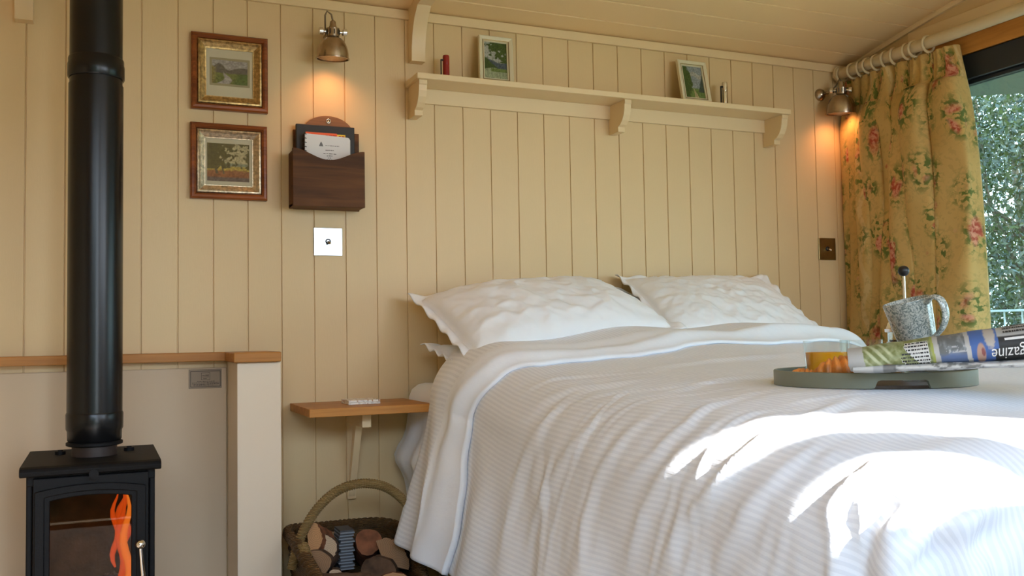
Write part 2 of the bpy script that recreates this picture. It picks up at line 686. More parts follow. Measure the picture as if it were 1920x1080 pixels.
for y in (.3, 2.0, 3.7, 5.36):
    MB().box((4.36, y, -.06), (4.40, y + .04, zr - .018)).build('rail_post', M_rail, rl)
# veranda canopy above the deck
M_canopy = mat('grey_green_canopy', (0.10, 0.12, 0.10), 0.8)
cn = thing('veranda_canopy', 'dark grey-green canopy roof over the deck outside', 'canopy', (3.4, 2.4, 2.2))
m = MB()
def cz(x, y):
    return H + 1.17 - .42 * (3.42 - y) * .46 - (x - 4.0) * .22
q = []
for x in (XR + .09, 4.0):
    for y in (-.2, 5.5):
        q.append((x, y, cz(x, y)))
# top sheet and its lower lip
v = [(p[0], p[1], p[2] + dz) for dz in (0, .05) for p in q]
m.add(v, [(0, 2, 3, 1), (4, 5, 7, 6), (0, 1, 5, 4), (2, 6, 7, 3), (0, 4, 6, 2), (1, 3, 7, 5)])
m.build('canopy_sheet', M_canopy, cn)

# unseen greenery added behind the camera to block low skylight at the doorway
M_blocker = mat('blocker_green', (0.045, 0.065, 0.025), .8, var=(25, .5), bump=(30, 1.0))
P = []
for i in range(120):
    row = []
    x_ = -9 + 9.6 * i / 119
    for j in range(40):
        q_ = j / 39
        an_ = PI * q_
        row.append((x_, -4.2 + .45 * math.cos(an_) + .08 * math.sin(x_ * 7 + j), -.6 + 2.7 * min(1, 3.2 * min(q_, 1 - q_)) + .10 * math.sin(x_ * 5 + j * .9) * (0 < j < 39)))
    P.append(row)
tag(MB().grid(np.array(P)).build('blocker_hedge', M_blocker, smooth=True), 'added unseen dark green screen behind the photographer, blocking low skylight', 'blocker_hedge')

# foliage: trees made of real leaves on branches
rng = np.random.default_rng(7)


def leaf_mat(name, c, tr=0.35):
    m = mat(name, c, 0.20, spec=1.0)
    b = m.node_tree.nodes['Principled BSDF']
    nt = m.node_tree
    tl = nt.nodes.new('ShaderNodeBsdfTranslucent')
    tl.inputs[0].default_value = (c[0] * 1.8, c[1] * 2.0, c[2], 1)
    mx = nt.nodes.new('ShaderNodeMixShader')
    mx.inputs[0].default_value = tr
    nt.links.new(b.outputs[0], mx.inputs[1])
    nt.links.new(tl.outputs[0], mx.inputs[2])
    nt.links.new(mx.outputs[0], nt.nodes['Material Output'].inputs[0])
    return m


M_leafA = leaf_mat('olive_leaf', (0.060, 0.068, 0.035))
M_leafB = leaf_mat('dark_leaf', (0.025, 0.034, 0.020))
M_leafC = leaf_mat('grey_green_leaf', (0.09, 0.10, 0.075))
M_bark = mat('tree_bark', (0.12, 0.09, 0.06), .9, bump=(60, .6))


def tree(name, label, base, h, rad, nleaf, m, size=.045, group='trees and bushes beyond the deck'):
    t = thing(name, label, 'tree', base, group)
    n = nleaf
    # clustered crown
    nc = 46
    cc = rng.normal(0, 1, (nc, 3))
    cc /= np.linalg.norm(cc, axis=1)[:, None]
    cc *= (rng.random((nc, 1)) ** .45)
    ctr = np.array([base[0], base[1], base[2] + h * .55]) + cc * np.array([rad, rad, h * .48])
    idx = rng.integers(0, nc, n)
    p = ctr[idx] + rng.normal(0, .26, (n, 3)) * np.array([1, 1, .8])
    d = rng.normal(0, 1, (n, 3))
    d /= np.linalg.norm(d, axis=1)[:, None]
    e = np.cross(d, rng.normal(0, 1, (n, 3)))
    e /= np.linalg.norm(e, axis=1)[:, None]
    s = size * (.6 + .8 * rng.random((n, 1)))
    V = np.stack([p - d * s, p + e * s * .38, p + d * s, p - e * s * .38], 1).reshape(-1, 3)
    b = MB()
    b.v = [tuple(x) for x in V.tolist()]
    b.f = [(4 * i, 4 * i + 1, 4 * i + 2, 4 * i + 3) for i in range(n)]
    b.m = [0] * n
    b.build('foliage', m, t, fixn=False)
    k = MB()
    k.tube([(base[0], base[1], base[2]), (base[0] + .05, base[1], base[2] + h * .3), (base[0] - .04, base[1] + .05, base[2] + h * .6)], .07, 8, rfun=lambda q: .08 - .05 * q)
    for c in ctr[::2]:
        a = Vector((base[0] + .03, base[1], base[2] + h * rng.uniform(.15, .5)))
        c = Vector(c)
        mid = (a + c) / 2 + Vector(rng.normal(0, .12, 3))
        k.tube([a, mid, c], .012, 5, rfun=lambda q: .022 - .016 * q)
    k.build('branches', M_bark, t, fixn=False)
    return t


tree('olive_tree', 'olive-green leafy tree seen in the window beside the curtain', (6.6, 4.9, -.6), 4.6, 1.25, 36000, M_leafA, .024)
tree('dark_tree', 'dark evergreen tree at the right of the window view', (7.6, 4.6, -.6), 5.0, 1.5, 11000, M_leafB, .034)
tree('grey_bush', 'grey-green bush growing low behind the deck railing', (6.05, 4.35, -.6), 2.1, .80, 16000, M_leafC, .022)
tree('olive_tree', 'olive-green tree nearest the camera along the deck', (6.2, 1.6, -.6), 4.4, 1.3, 24000, M_leafA, .03)
tree('dark_tree', 'dark evergreen tree filling the back of the garden view', (9.6, 7.4, -.6), 5.8, 2.0, 9000, M_leafB, .045)
# ------------------------------------------------------------------ wood-burning stove and its flue
SX0, SX1, SY0, SY1 = -.147, .116, 2.305, 2.62
ST = H - .285                        # under the top plate
SB = H - .70
st = thing('wood_burning_stove', 'small black cast iron stove with a fire behind its glass door', 'stove', (-.015, 2.46, 0))
m = MB()
t = .012
m.box((SX0, SY0 + .02, SB), (SX0 + t, SY1, ST)).box((SX1 - t, SY0 + .02, SB), (SX1, SY1, ST))
m.box((SX0, SY1 - t, SB), (SX1, SY1, ST)).box((SX0, SY0 + .02, SB), (SX1, SY1, SB + t)).box((SX0, SY0 + .02, ST - t), (SX1, SY1, ST))
m.box((SX0, SY0 + .014, SB), (SX0 + .012, SY0 + .03, ST)).box((SX1 - .012, SY0 + .014, SB), (SX1, SY0 + .03, ST))
m.box((SX0, SY0 + .012, ST - .03), (SX1, SY0 + .03, ST + .001))
m.build('body', M_iron, st, bevel=.003)
# top plate with rounded front lip
m = MB()
prof = [(SY1 + .012, H - .285), (SY1 + .012, H - .270), (SY0 - .004, H - .270), (SY0 - .015, H - .273), (SY0 - .020, H - .280), (SY0 - .018, H - .289), (SY0 - .008, H - .292), (SY0 + .01, H - .288)]
m.prism(prof, 'x', SX0 - .012, SX1 + .012)
m.build('top_plate', M_iron, st, bevel=.0015)
# door: frame with arched window opening, raised panel line
GX0, GX1, GZT, GZB = -.100, .066, H - .340, H - .590


def arch_top(x, x0, x1, z, rise):
    q = (x - (x0 + x1) / 2) / ((x1 - x0) / 2)
    return z - rise * q * q


def door_ring(x0, x1, zb, zt, rise, X0, X1, ZB, ZT, RISE, yf, yb, n=24):
    """plate between an inner arched opening and an outer arched outline"""
    def loop(a0, a1, b, t_, r):
        L = [(a0, b)] + [(a0, b + (arch_top(a0, a0, a1, t_, r) - b) * k / 6) for k in range(1, 6)]
        for i in range(n + 1):
            x = a0 + (a1 - a0) * i / n
            L.append((x, arch_top(x, a0, a1, t_, r)))
        L += [(a1, b + (arch_top(a1, a0, a1, t_, r) - b) * k / 6) for k in range(5, 0, -1)] + [(a1, b)]
        L += [(a1 + (a0 - a1) * k / 6, b) for k in range(1, 6)]
        return L
    A, B = loop(x0, x1, zb, zt, rise), loop(X0, X1, ZB, ZT, RISE)
    P = [[(o[0], yb, o[1]), (o[0], yf, o[1]), (i[0], yf, i[1]), (i[0], yb, i[1]), (o[0], yb, o[1])] for i, o in zip(A, B)]
    return MB().grid(np.array(P), closed_u=True)


dr = door_ring(GX0, GX1, GZB, GZT, .008, SX0 + .014, SX1 - .014, SB + .02, ST - .012, .0, SY0, SY0 + .022).build('door', M_iron, st, smooth='auto', bevel=.002)
door_ring(GX0 - .010, GX1 + .010, GZB - .01, GZT + .010, .009, GX0 - .030, GX1 + .030, GZB - .028, GZT + .026, .012, SY0 - .005, SY0 + .004).build('door_moulding', M_iron, dr, smooth='auto', bevel=.002)
M_stglass = pane('stove_glass', (0.80, 0.66, 0.52), 0.010)
MB().box((GX0 - .005, SY0 + .010, GZB - .005), (GX1 + .005, SY0 + .013, GZT + .003)).build('glass', M_stglass, dr)
hd = MB()
hd.ball((.083, SY0 - .045, H - .450), .0105)
hd.tube([(.083, SY0 - .045, H - .455), (.089, SY0 - .042, H - .52), (.093, SY0 - .03, H - .56)], .0045, 12, rfun=lambda q: .0035 + .003 * q)
hd.cyl((.093, SY0 - .032, H - .56), (.093, SY0 + .004, H - .56), .008)
hd.build('handle', M_steel, dr, smooth='auto', label='polished steel handle with a ball end')
MB().cyl((-.012, SY0 - .014, H - .2925), (-.012, SY0 - .020, H - .2925), .010).build('front_stud', M_iron, st)
for sx in (SX0 + .06, SX1 - .05):
    MB().cyl((sx, 2.52, H - .270), (sx, 2.52, H - .262), .012).cyl((sx, 2.52, H - .262), (sx, 2.52, H - .259), .006).build('top_bolt', M_iron, st, smooth='auto')
M_brick = mat('firebrick', (0.13, 0.08, 0.045), .95, bump=(90, .5), var=(18, .4))
m = MB()
m.box((SX0 + .014, SY1 - .03, SB + .014), (SX1 - .014, SY1 - .014, ST - .02))
m.box((SX0 + .013, SY0 + .04, SB + .014), (SX0 + .028, SY1 - .03, ST - .05)).box((SX1 - .028, SY0 + .04, SB + .014), (SX1 - .013, SY1 - .03, ST - .05))
m.box((SX0 + .028, SY0 + .04, SB + .014), (SX1 - .028, SY1 - .03, SB + .03))
m.build('firebrick', M_brick, st)
for x0, x1 in ((SX0 + .01, SX0 + .05), (SX1 - .05, SX1 - .01)):
    for y0 in (SY0 + .03, SY1 - .05):
        MB().box((x0, y0, .04), (x1, y0 + .04, SB)).build('leg', M_iron, st, bevel=.004)
# ash bed, charred log and flames
ax = np.linspace(SX0 + .03, SX1 - .03, 40)
ay = np.linspace(SY0 + .045, SY1 - .032, 40)
P = np.zeros((40, 40, 3))
r_ = np.random.default_rng(3)
nz = r_.random((40, 40))
for i, x in enumerate(ax):
    for j, y in enumerate(ay):
        P[i, j] = (x, y, SB + .06 + .05 * math.exp(-((x - .03) / .06) ** 2) + .018 * nz[i, j])
M_ash = mat('grey_ash', (0.26, 0.245, 0.235), 1.0, bump=(300, .8), var=(60, .4))
MB().grid(P).build('ash_bed', M_ash, st, fixn=False)
M_char = mat('charred_wood', (0.02, 0.016, 0.014), .9, bump=(80, 1.0), emit=None)
m = MB()
m.tube([(-.10, 2.50, SB + .10), (-.02, 2.47, SB + .12), (.07, 2.45, SB + .115)], .03, 14, rfun=lambda q: .026 + .005 * math.sin(7 * q))
m.build('charred_log', M_char, st, smooth='auto')


def flame_mat(name, c, s):
    m = bpy.data.materials.new(name)
    m.use_nodes = True
    nt = m.node_tree
    nt.nodes.remove(nt.nodes['Principled BSDF'])
    em = nt.nodes.new('ShaderNodeEmission')
    tr = nt.nodes.new('ShaderNodeBsdfTransparent')
    mx = nt.nodes.new('ShaderNodeMixShader')
    lw = nt.nodes.new('ShaderNodeLayerWeight')
    lw.inputs[0].default_value = .45
    em.inputs[0].default_value = (*c, 1)
    em.inputs[1].default_value = s
    nt.links.new(lw.outputs['Facing'], mx.inputs[0])
    nt.links.new(em.outputs[0], mx.inputs[1])
    nt.links.new(tr.outputs[0], mx.inputs[2])
    nt.links.new(mx.outputs[0], nt.nodes['Material Output'].inputs[0])
    return m


M_flame = flame_mat('orange_flame', (1.0, 0.14, 0.012), .26)
M_flame2 = flame_mat('yellow_flame', (1.0, 0.30, 0.04), .36)
for (x, y, z0, hh, rr, mm) in ((.048, 2.44, SB + .10, .235, .013, M_flame), (.058, 2.42, SB + .10, .25, .012, M_flame2), (.035, 2.47, SB + .16, .18, .010, M_flame), (.052, 2.46, SB + .20, .15, .016, M_flame)):
    pts = [(x + .007 * math.sin(k * .9 + x * 90), y, z0 + hh * k / 12) for k in range(13)]
    MB().tube(pts, rr, 10, rfun=lambda q, rr=rr: max(.0006, rr * math.sin(PI * (q * .93 + .05)) ** .7 * (1 - .45 * q))).build('flame', mm, st, smooth=True)

fl = thing('flue_pipe', 'tall glossy black flue pipe rising from the stove', 'pipe', (-.0115, 2.465, H - .27))
PX, PY = -.0115, 2.465
MB().lathe([(.0615, -.205), (.0615, .62)], (PX, PY, H), n=48).build('pipe', M_pipe, fl, smooth='auto')
MB().lathe([(.0595, .60), (.0595, .625), (.060, 1.30)], (PX, PY, H), n=48).build('upper_pipe', M_pipe, fl, smooth='auto')
MB().lathe([(.0620, .635), (.0640, .638), (.0642, .668), (.0628, .672), (.0628, .682), (.0612, .686)], (PX, PY, H), n=48).build('joint_band', M_pipe, fl, smooth='auto')
MB().lathe([(.0560, -.238), (.0600, -.232), (.0605, -.212), (.0632, -.206), (.0636, -.172), (.0620, -.168)], (PX, PY, H), n=48).build('lower_band', M_pipe, fl, smooth='auto')
MB().lathe([(.0580, -.246), (.0625, -.244), (.0625, -.238), (.0580, -.236)], (PX, PY, H), n=48).build('ring', M_iron, fl, smooth='auto')
MB().lathe([(.0500, -.270), (.0495, -.240), (.0540, -.238)], (PX, PY, H), n=48).build('collar', M_collar, fl, smooth='auto', label='dull brown iron collar')
MB().lathe([(.10, 1.20), (.10, 1.206)], (PX, PY, H), n=40).build('ceiling_plate', M_pipe, fl, smooth='auto')

# small screwed notice on the board behind the stove
pl = thing('notice_plate', 'small engraved notice plate on the grey board by the stove', 'sign', (.272, YB - .014, H - .11))
M_plate = mat('bronze_plate', (0.30, 0.23, 0.165), .55, metal=.1)
M_ink = mat('black_ink', (0.015, 0.010, 0.008), .6)
px0, px1, pz0, pz1 = .2275, .3165, H - .1375, H - .0835
yp = YB - .012
MB().box((px0, yp - .0015, pz0), (px1, yp, pz1)).build('plate', M_plate, pl, bevel=.0004)


def strips(mb, y, items):
    for x0, x1, z0, z1 in items:
        mb.add([(x0, y, z0), (x1, y, z0), (x1, y, z1), (x0, y, z1)], [(0, 1, 2, 3)])
    return mb


def rect_outline(x0, x1, z0, z1, w):
    return [(x0, x1, z1 - w, z1), (x0, x1, z0, z0 + w), (x0, x0 + w, z0, z1), (x1 - w, x1, z0, z1)]


L = rect_outline(px0 + .0045, px1 - .003, pz0 + .004, pz1 - .005, .0014)
L += rect_outline(px0 + .001, px1 - .0005, pz0 + .0008, pz1 - .0012, .0004)
cx = (px0 + px1) / 2
L += rect_outline(cx - .011, cx + .013, pz1 - .030, pz1 - .010, .0008)
L += [(cx - .008, cx - .001, pz1 - .018, pz1 - .0165), (cx, cx + .010, pz1 - .018, pz1 - .016), (cx - .008, cx + .010, pz1 - .0225, pz1 - .0215), (cx - .006, cx + .004, pz1 - .027, pz1 - .026)]
rr = random.Random(4)


def text_row(x0, x1, zc, h, r):
    out = []
    x = x0
    while x < x1:
        w_ = r.uniform(.8, 3.2) * h
        out.append((x, min(x + w_, x1), zc - h / 2 * r.uniform(.6, 1), zc + h / 2 * r.uniform(.6, 1)))
        x += w_ + h * r.uniform(.3, .8)
    return out


L += text_row(cx - .022, cx + .026, pz0 + .0195, .0018, rr)
L += text_row(px0 + .009, px1 - .007, pz0 + .0155, .0019, rr)
L += text_row(px0 + .010, px1 - .007, pz0 + .0118, .0018, rr)
L += text_row(px0 + .013, px1 - .011, pz0 + .0082, .0017, rr)
strips(MB(), yp - .0018, L).build('lettering', M_ink, pl, fixn=False)

# ------------------------------------------------------------------ framed pictures on the back wall
M_fwood = wood('mahogany_frame', (0.13, 0.032, 0.008), (0.30, 0.085, 0.02), 20, 'x', .28)
M_fgilt = mat('tarnished_gilt', (0.50, 0.33, 0.13), .33, metal=.8, bump=(300, .5), var=(120, .45))
M_fsilver = mat('worn_silver_leaf', (0.62, 0.50, 0.34), .28, metal=.85, bump=(300, .5), var=(120, .4))
M_mat = mat('cream_mount_card', (0.66, 0.60, 0.42), .8)
M_matline = mat('olive_mount_line', (0.36, 0.31, 0.17), .8)
M_painting = painted('watercolour', .6)
M_picglass = pane('picture_glass', (0.97, 0.97, 0.97), 0.05)


def vnoise(x, y, seed=0):
    xi, yi = np.floor(x).astype(int), np.floor(y).astype(int)
    fx, fy = x - xi, y - yi
    fx, fy = fx * fx * (3 - 2 * fx), fy * fy * (3 - 2 * fy)

    def h(a, c):
        v = np.sin(a * 127.1 + c * 311.7 + seed * 74.7) * 43758.5453
        return v - np.floor(v)
    return (h(xi, yi) * (1 - fx) + h(xi + 1, yi) * fx) * (1 - fy) + (h(xi, yi + 1) * (1 - fx) + h(xi + 1, yi + 1) * fx) * fy


def fbm(x, y, seed=0, o=4):
    s, a, t = 0, .5, 0
    for k in range(o):
        s = s + a * vnoise(x * 2 ** k + 13.7 * k, y * 2 ** k - 7.1 * k, seed + k)
        t += a
        a *= .5
    return s / t


def mixc(c, d, k):
    k = np.clip(k, 0, 1)[..., None]
    return c * (1 - k) + np.array(d) * k


def paint_valley(u, v):          # grey hills, a stream and a meadow
    c = np.ones(u.shape + (3,)) * np.array((.40, .37, .33))
    n = fbm(u * 5, v * 5, 1)
    hill = .62 + .22 * np.exp(-((u - .2) / .18) ** 2) + .10 * np.exp(-((u - .9) / .3) ** 2) - .07 * np.exp(-((u - .45) / .12) ** 2)
    c = mixc(c, (.14, .12, .09), (hill + .05 * n - v) * 25)
    c = mixc(c, (.17, .20, .04), (.48 + .1 * (n - .5) - v) * 20)
    c = mixc(c, (.30, .24, .06), ((.15 - u) * 8) * (n > .45) * (v < .75))
    bank = np.abs(u - (.30 + .25 * v + .1 * np.sin(v * 9)))
    c = mixc(c, (.42, .38, .33), (.16 * (.55 - v) * 2.2 - bank) * 30)
    c = mixc(c, (.10, .16, .03), (u - .55 - .3 * v) * 8 * (v < .45))
    return c * (.35 + 1.1 * fbm(u * 22, v * 22, 5))[..., None]


def paint_trees(u, v):           # trees over a golden field
    c = np.ones(u.shape + (3,)) * np.array((.52, .45, .24))
    n = fbm(u * 9, v * 9, 11)
    c = mixc(c, (.24, .27, .17), (.47 - v + .04 * n) * 40)
    c = mixc(c, (.52, .38, .07), (.41 - v) * 40)
    c = mixc(c, (.33, .13, .05), (.30 + .1 * (n - .5) - v) * 30)
    for tx, w_ in ((.22, .035), (.38, .025)):
        c = mixc(c, (.12, .10, .05), (w_ - np.abs(u - tx - .02 * np.sin(v * 12))) * 90 * ((v > .2) & (v < .9)))
    leaf = fbm(u * 16, v * 16, 3)
    dens = np.maximum((.58 - u) * 1.2 + (v - .45) * .8, (u - .83) * 2.5 + .12 - np.abs(v - .6))
    dens = np.maximum(dens, (v - .85) * 2.2)
    c = mixc(c, (.10, .085, .02), (dens + (leaf - .5) * 1.6 - .05) * 7 * (v > .33))
    c = mixc(c, (.16, .12, .10), (.13 - v) * 25)
    return c * (.35 + 1.2 * fbm(u * 30, v * 30, 8))[..., None]


def paint_lake(u, v):            # branch hanging over water and blue hills
    c = np.ones(u.shape + (3,)) * np.array((.34, .35, .32))
    c = mixc(c, (.07, .09, .11), (.50 + .05 * np.sin(u * 5 + 1) - v) * 40)
    c = mixc(c, (.05, .08, .02), (.60 - .55 * u - v + .08 * fbm(u * 12, v * 12, 2)) * 30 * (v > .22))
    c = mixc(c, (.28, .32, .20), (.26 + .05 * np.sin(u * 4) - v) * 40)
    c = mixc(c, (.14, .19, .05), (np.abs(v - .24) < .05) * 1.0 * (u > .3))
    leaf = fbm(u * 10 + v * 3, v * 14, 9)
    c = mixc(c, (.06, .09, .02), ((v - .52) * 1.1 + (u - .25) * .9 + (leaf - .5) * 1.9 - .30) * 8 * (v > .45))
    return c * (.4 + 1.1 * fbm(u * 30, v * 30, 4))[..., None]


def paint_path(u, v):            # tall tree, cloudy sky and a path
    c = np.ones(u.shape + (3,)) * np.array((.24, .27, .28))
    c = mixc(c, (.42, .38, .30), (np.abs(v - .72 + .05 * np.sin(u * 9)) < .07) * .6)
    c = mixc(c, (.13, .19, .05), (.33 - v) * 30)
    c = mixc(c, (.06, .09, .02), (.45 * np.clip(1.25 - np.abs(v - .55) * 1.3, 0, 1) - u + .25 * (fbm(u * 9, v * 9, 6) - .5)) * 14)
    c = mixc(c, (.40, .33, .17), (.10 * (.35 - v) * 3.5 - np.abs(u - .55 + .4 * (v - .1))) * 40)
    c = mixc(c, (.05, .07, .05), ((u - .80) * 2 + .45 - v) * 10 * (v > .2))
    return c * (.4 + 1.1 * fbm(u * 30, v * 30, 4))[..., None]


def painting(fun, P00, P10, P01, nu=90, nv=70):
    """flat painted sheet spanned by three corners"""
    P00, P10, P01 = map(np.array, (P00, P10, P01))
    u, v = np.meshgrid(np.linspace(0, 1, nu), np.linspace(0, 1, nv), indexing='ij')
    P = P00 + u[..., None] * (P10 - P00) + v[..., None] * (P01 - P00)
    b = MB().grid(P)
    c = np.clip(fun(u, v), 0, 1)
    b.col = np.concatenate([c, np.ones(u.shape + (1,))], -1).reshape(-1, 4)
    return b


def frame_profile(mb, x0, x1, z0, z1, prof, yb):
    """mitred frame; prof: list of (inset from the outer edge, projection from the wall)"""
    P = []
    for cx_, cz_ in ((0, 0), (1, 0), (1, 1), (0, 1)):
        row = []
        for i, d in prof:
            row.append((x0 + i if cx_ == 0 else x1 - i, yb - d, z0 + i if cz_ == 0 else z1 - i))
        P.append(row)
    return mb.grid(np.array(P), closed_u=True)


def wall_picture(label, x0, x1, z0, z1, ix, fun, inner, imgbox, line):
    yb = YB - .001
    t = thing('framed_picture', label, 'picture', ((x0 + x1) / 2, YB, z0))
    fr = frame_profile(MB(), x0, x1, z0, z1, [(0, 0), (0, .016), (.004, .021), (.010, .022), (.015, .018), (.0165, .015)], yb).build('frame', M_fwood, t)
    frame_profile(MB(), x0, x1, z0, z1, [(.0165, .014), (.019, .0185), (.023, .020), (.026, .0165), (.030, .014), (.036, .010), (ix - .002, .0075), (ix, .0075), (ix, .004)], yb).build('inner_slip', inner, fr, smooth='auto')
    a0, a1, c0, c1 = x0 + ix - .001, x1 - ix + .001, z0 + ix - .001, z1 - ix + .001
    MB().box((a0, yb - .0045, c0), (a1, yb - .003, c1)).build('mount', M_mat, t)
    i0, i1, j0, j1 = imgbox
    if line:
        strips(MB(), yb - .0047, [(i0 - .0065, i1 + .0065, j0 - .0065, j1 + .0065)]).build('mount_line', M_matline, t)
    painting(fun, (i0, yb - .005, j0), (i1, yb - .005, j0), (i0, yb - .005, j1)).build('painting', M_painting, t, fixn=False)
    MB().box((a0, yb - .0068, c0), (a1, yb - .0060, c1)).build('glass', M_picglass, t)
    return t


wall_picture('upper framed watercolour of a stream and meadow, in a mahogany and gilt frame', .2345, .4485, H + .660, H + .882, .042, paint_valley, M_fgilt,
             (.292, .392, H + .740, H + .809), True)
wall_picture('lower framed picture of trees over a golden field, mahogany and silver frame', .2320, .4455, H + .402, H + .620, .041, paint_trees, M_fsilver,
             (.2785, .396, H + .455, H + .565), False)

# ------------------------------------------------------------------ letter rack with its papers
lr = thing('letter_rack', 'dark walnut letter rack hanging under the left wall lamp', 'letter rack', (.62, YB, H + .38))
m = MB()
n = 24
m.prism([(.523, H + .382), (.722, H + .382), (.722, H + .620), (.523, H + .620)], 'y', YB - .010, YB - .001)
m.build('back_board', M_walnut, lr, bevel=.001)
arcp = [(.628 + .075 * math.cos(PI * k / n), H + .618 + .050 * math.sin(PI * k / n)) for k in range(n + 1)]
m = MB().prism(arcp, 'y', YB - .011, YB - .001)
m.build('arched_top', M_walnut2, lr, bevel=.001, label='lighter reddish arched top')
MB().torus((.628, YB - .013, H + .652), .006, .0013, (0, 1, 0)).cyl((.628, YB - .010, H + .650), (.628, YB - .014, H + .650), .0035).build('hanging_ring', M_steel, lr, smooth=True)
xs_ = np.linspace(.506, .718, 30)
tp = [(float(x), H + .549 - .030 * (0.5 + 0.5 * math.cos(2 * PI * (x - .612) / .212)) ** 1.0) for x in xs_]
m = MB().prism([(.506, H + .380), (.718, H + .382)] + tp[::-1], 'y', YB - .092, YB - .080)
m.build('front_panel', M_walnut, lr, bevel=.0015)
m = MB().box((.509, YB - .081, H + .383), (.519, YB - .009, H + .546)).box((.706, YB - .081, H + .383), (.716, YB - .009, H + .546)).box((.509, YB - .081, H + .382), (.716, YB - .009, H + .392))
m.build('pocket_sides', M_walnut, lr, bevel=.001)


def leaning(z, y0, y1, zb, zt):
    return y0 + (y1 - y0) * (z - zb) / (zt - zb)


def sheet(mb, x0, x1, zb, zt, y0, y1, th, dx=0):
    """slab leaning back: y0 at the bottom, y1 at the top; dx shifts the top sideways"""
    vs = []
    for d in (0, th):
        vs += [(x0, y0 - d, zb), (x1, y0 - d, zb), (x1 + dx, y1 - d, zt), (x0 + dx, y1 - d, zt)]
    return mb.add(vs, [(0, 1, 2, 3), (7, 6, 5, 4), (0, 4, 5, 1), (1, 5, 6, 2), (2, 6, 7, 3), (3, 7, 4, 0)])


fo = sheet(MB(), .5275, .7030, H + .394, H + .6335, YB - .020, YB - .018, .014).build('black_folder', M_blackcard, None, bevel=.002)
tag(fo, 'black folder standing at the back of the letter rack', 'folder')
ob = thing('booklet', 'orange and yellow booklet peeking above the white one in the rack', 'booklet', (.61, YB - .045, H + .394))
M_orange = mat('orange_cover', (0.85, 0.13, 0.03), .5)
M_yellow = mat('yellow_corner', (0.85, 0.58, 0.04), .5)
sheet(MB(), .5535, .6470, H + .394, H + .6085, YB - .042, YB - .040, .003).build('cover', M_orange, ob)
sheet(MB(), .6472, .6720, H + .394, H + .6060, YB - .042, YB - .040, .003).build('yellow_panel', M_yellow, ob, label='yellow corner panel')
m = MB()
strips(m, YB - .0436, text_row(.5600, .6440, H + .6005, .004, rr) + text_row(.6520, .6690, H + .5995, .006, rr))
m.build('lettering', mat('dark_red_print', (.35, .02, .01), .6), ob, fixn=False)
wb = thing('booklet', 'white comb-bound guest booklet in the letter rack', 'booklet', (.61, YB - .060, H + .394))
M_paper = mat('white_paper', (0.74, 0.74, 0.76), .6)
rc = [(.5480, H + .394), (.6830, H + .394), (.6830, H + .588), (.680, H + .5935), (.676, H + .5955), (.5480, H + .6005)]
MB().prism(rc, 'y', YB - .058, YB - .053).build('pages', M_paper, wb, bevel=.0005)
m = MB()
k = 0
z = H + .41
while z < H + .598:
    m.torus((.5480, YB - .0555, z), .0048, .0012, (0, .2, 1), 14, 6)
    z += .0125
m.build('comb_binding', M_black, wb, smooth=True)
L = []
for x0, x1, zc, hh in ((.608, .650, H + .5675, .0022), (.608, .633, H + .5535, .0026), (.602, .641, H + .5435, .0026), (.612, .629, H + .5370, .0026), (.615, .625, H + .5310, .0024), (.611, .631, H + .5255, .0022)):
    L += text_row(x0, x1, zc, hh, rr)
m = strips(MB(), YB - .0586, L)
m.add([(.5890, YB - .0586, H + .5645), (.6020, YB - .0586, H + .5645), (.5990, YB - .0586, H + .5725), (.5955, YB - .0586, H + .5790), (.5920, YB - .0586, H + .5725)], [(0, 1, 2, 3, 4)])
m.build('printing', mat('grey_print', (.16, .16, .17), .6), wb, fixn=False)

# ------------------------------------------------------------------ switches
def switch(label, x0, x1, z0, z1, mm, knobm):
    t = thing('light_switch', label, 'switch', ((x0 + x1) / 2, YB, z0))
    MB().box((x0, YB - .005, z0), (x1, YB - .0002, z1)).build('plate', mm, t, bevel=.0012)
    cx_, cz_ = (x0 + x1) / 2, (z0 + z1) / 2 + .001
    MB().lathe([(.0085, 0), (.0085, .002), (.0062, .004), (.0052, .004), (.0052, .001)], (cx_, YB - .005, cz_), (0, -1, 0), 24, False).build('bush', M_black, t, smooth='auto')
    MB().tube([(cx_, YB - .006, cz_), (cx_ + .0006, YB - .014, cz_ - .003), (cx_ + .001, YB - .022, cz_ - .006)], .0025, 12, rfun=lambda q: .0022 + .002 * q).ball((cx_ + .001, YB - .022, cz_ - .006), .0042).build('toggle', knobm, t, smooth=True)


M_satin = mat('satin_chrome_plate', (0.78, 0.86, 0.93), .22, metal=.55, var=(40, .05))
switch('bright chrome light switch below the letter rack', .583, .669, H + .245, H + .329, M_satin, M_brass)
switch('brown brass light switch on the wall near the curtain', 2.508, 2.590, H + .263, H + .347, M_brass, M_steel)

# ------------------------------------------------------------------ long shelf over the bed
sh = thing('wall_shelf', 'long cream painted shelf with curved brackets above the bed', 'shelf', (1.58, YB, H + .68))
ZS = H + .797
MB().box((.874, 2.675, ZS - .018), (2.292, YB - .001, ZS)).build('shelf_board', M_white_trim, sh, bevel=.002)
MB().box((.89, YB - .012, H + .732), (2.276, YB - .001, ZS - .018)).build('apron', M_white_trim, sh, bevel=.001)
pr = [(2.684, ZS - .018), (2.684, ZS - .036), (2.687, ZS - .040), (2.690, ZS - .048), (2.694, ZS - .062), (2.703, ZS - .078), (2.716, ZS - .092), (2.730, ZS - .100), (2.741, ZS - .104), (2.748, ZS - .108), (2.748, ZS - .124), (YB - .001, ZS - .124), (YB - .001, ZS - .018)]
pr = [(2.688, ZS - .018), (2.688, ZS - .030), (2.691, ZS - .033), (2.6925, ZS - .050), (2.698, ZS - .068), (2.708, ZS - .084), (2.722, ZS - .096), (2.736, ZS - .1015), (2.736, ZS - .118), (YB - .001, ZS - .118), (YB - .001, ZS - .018)]
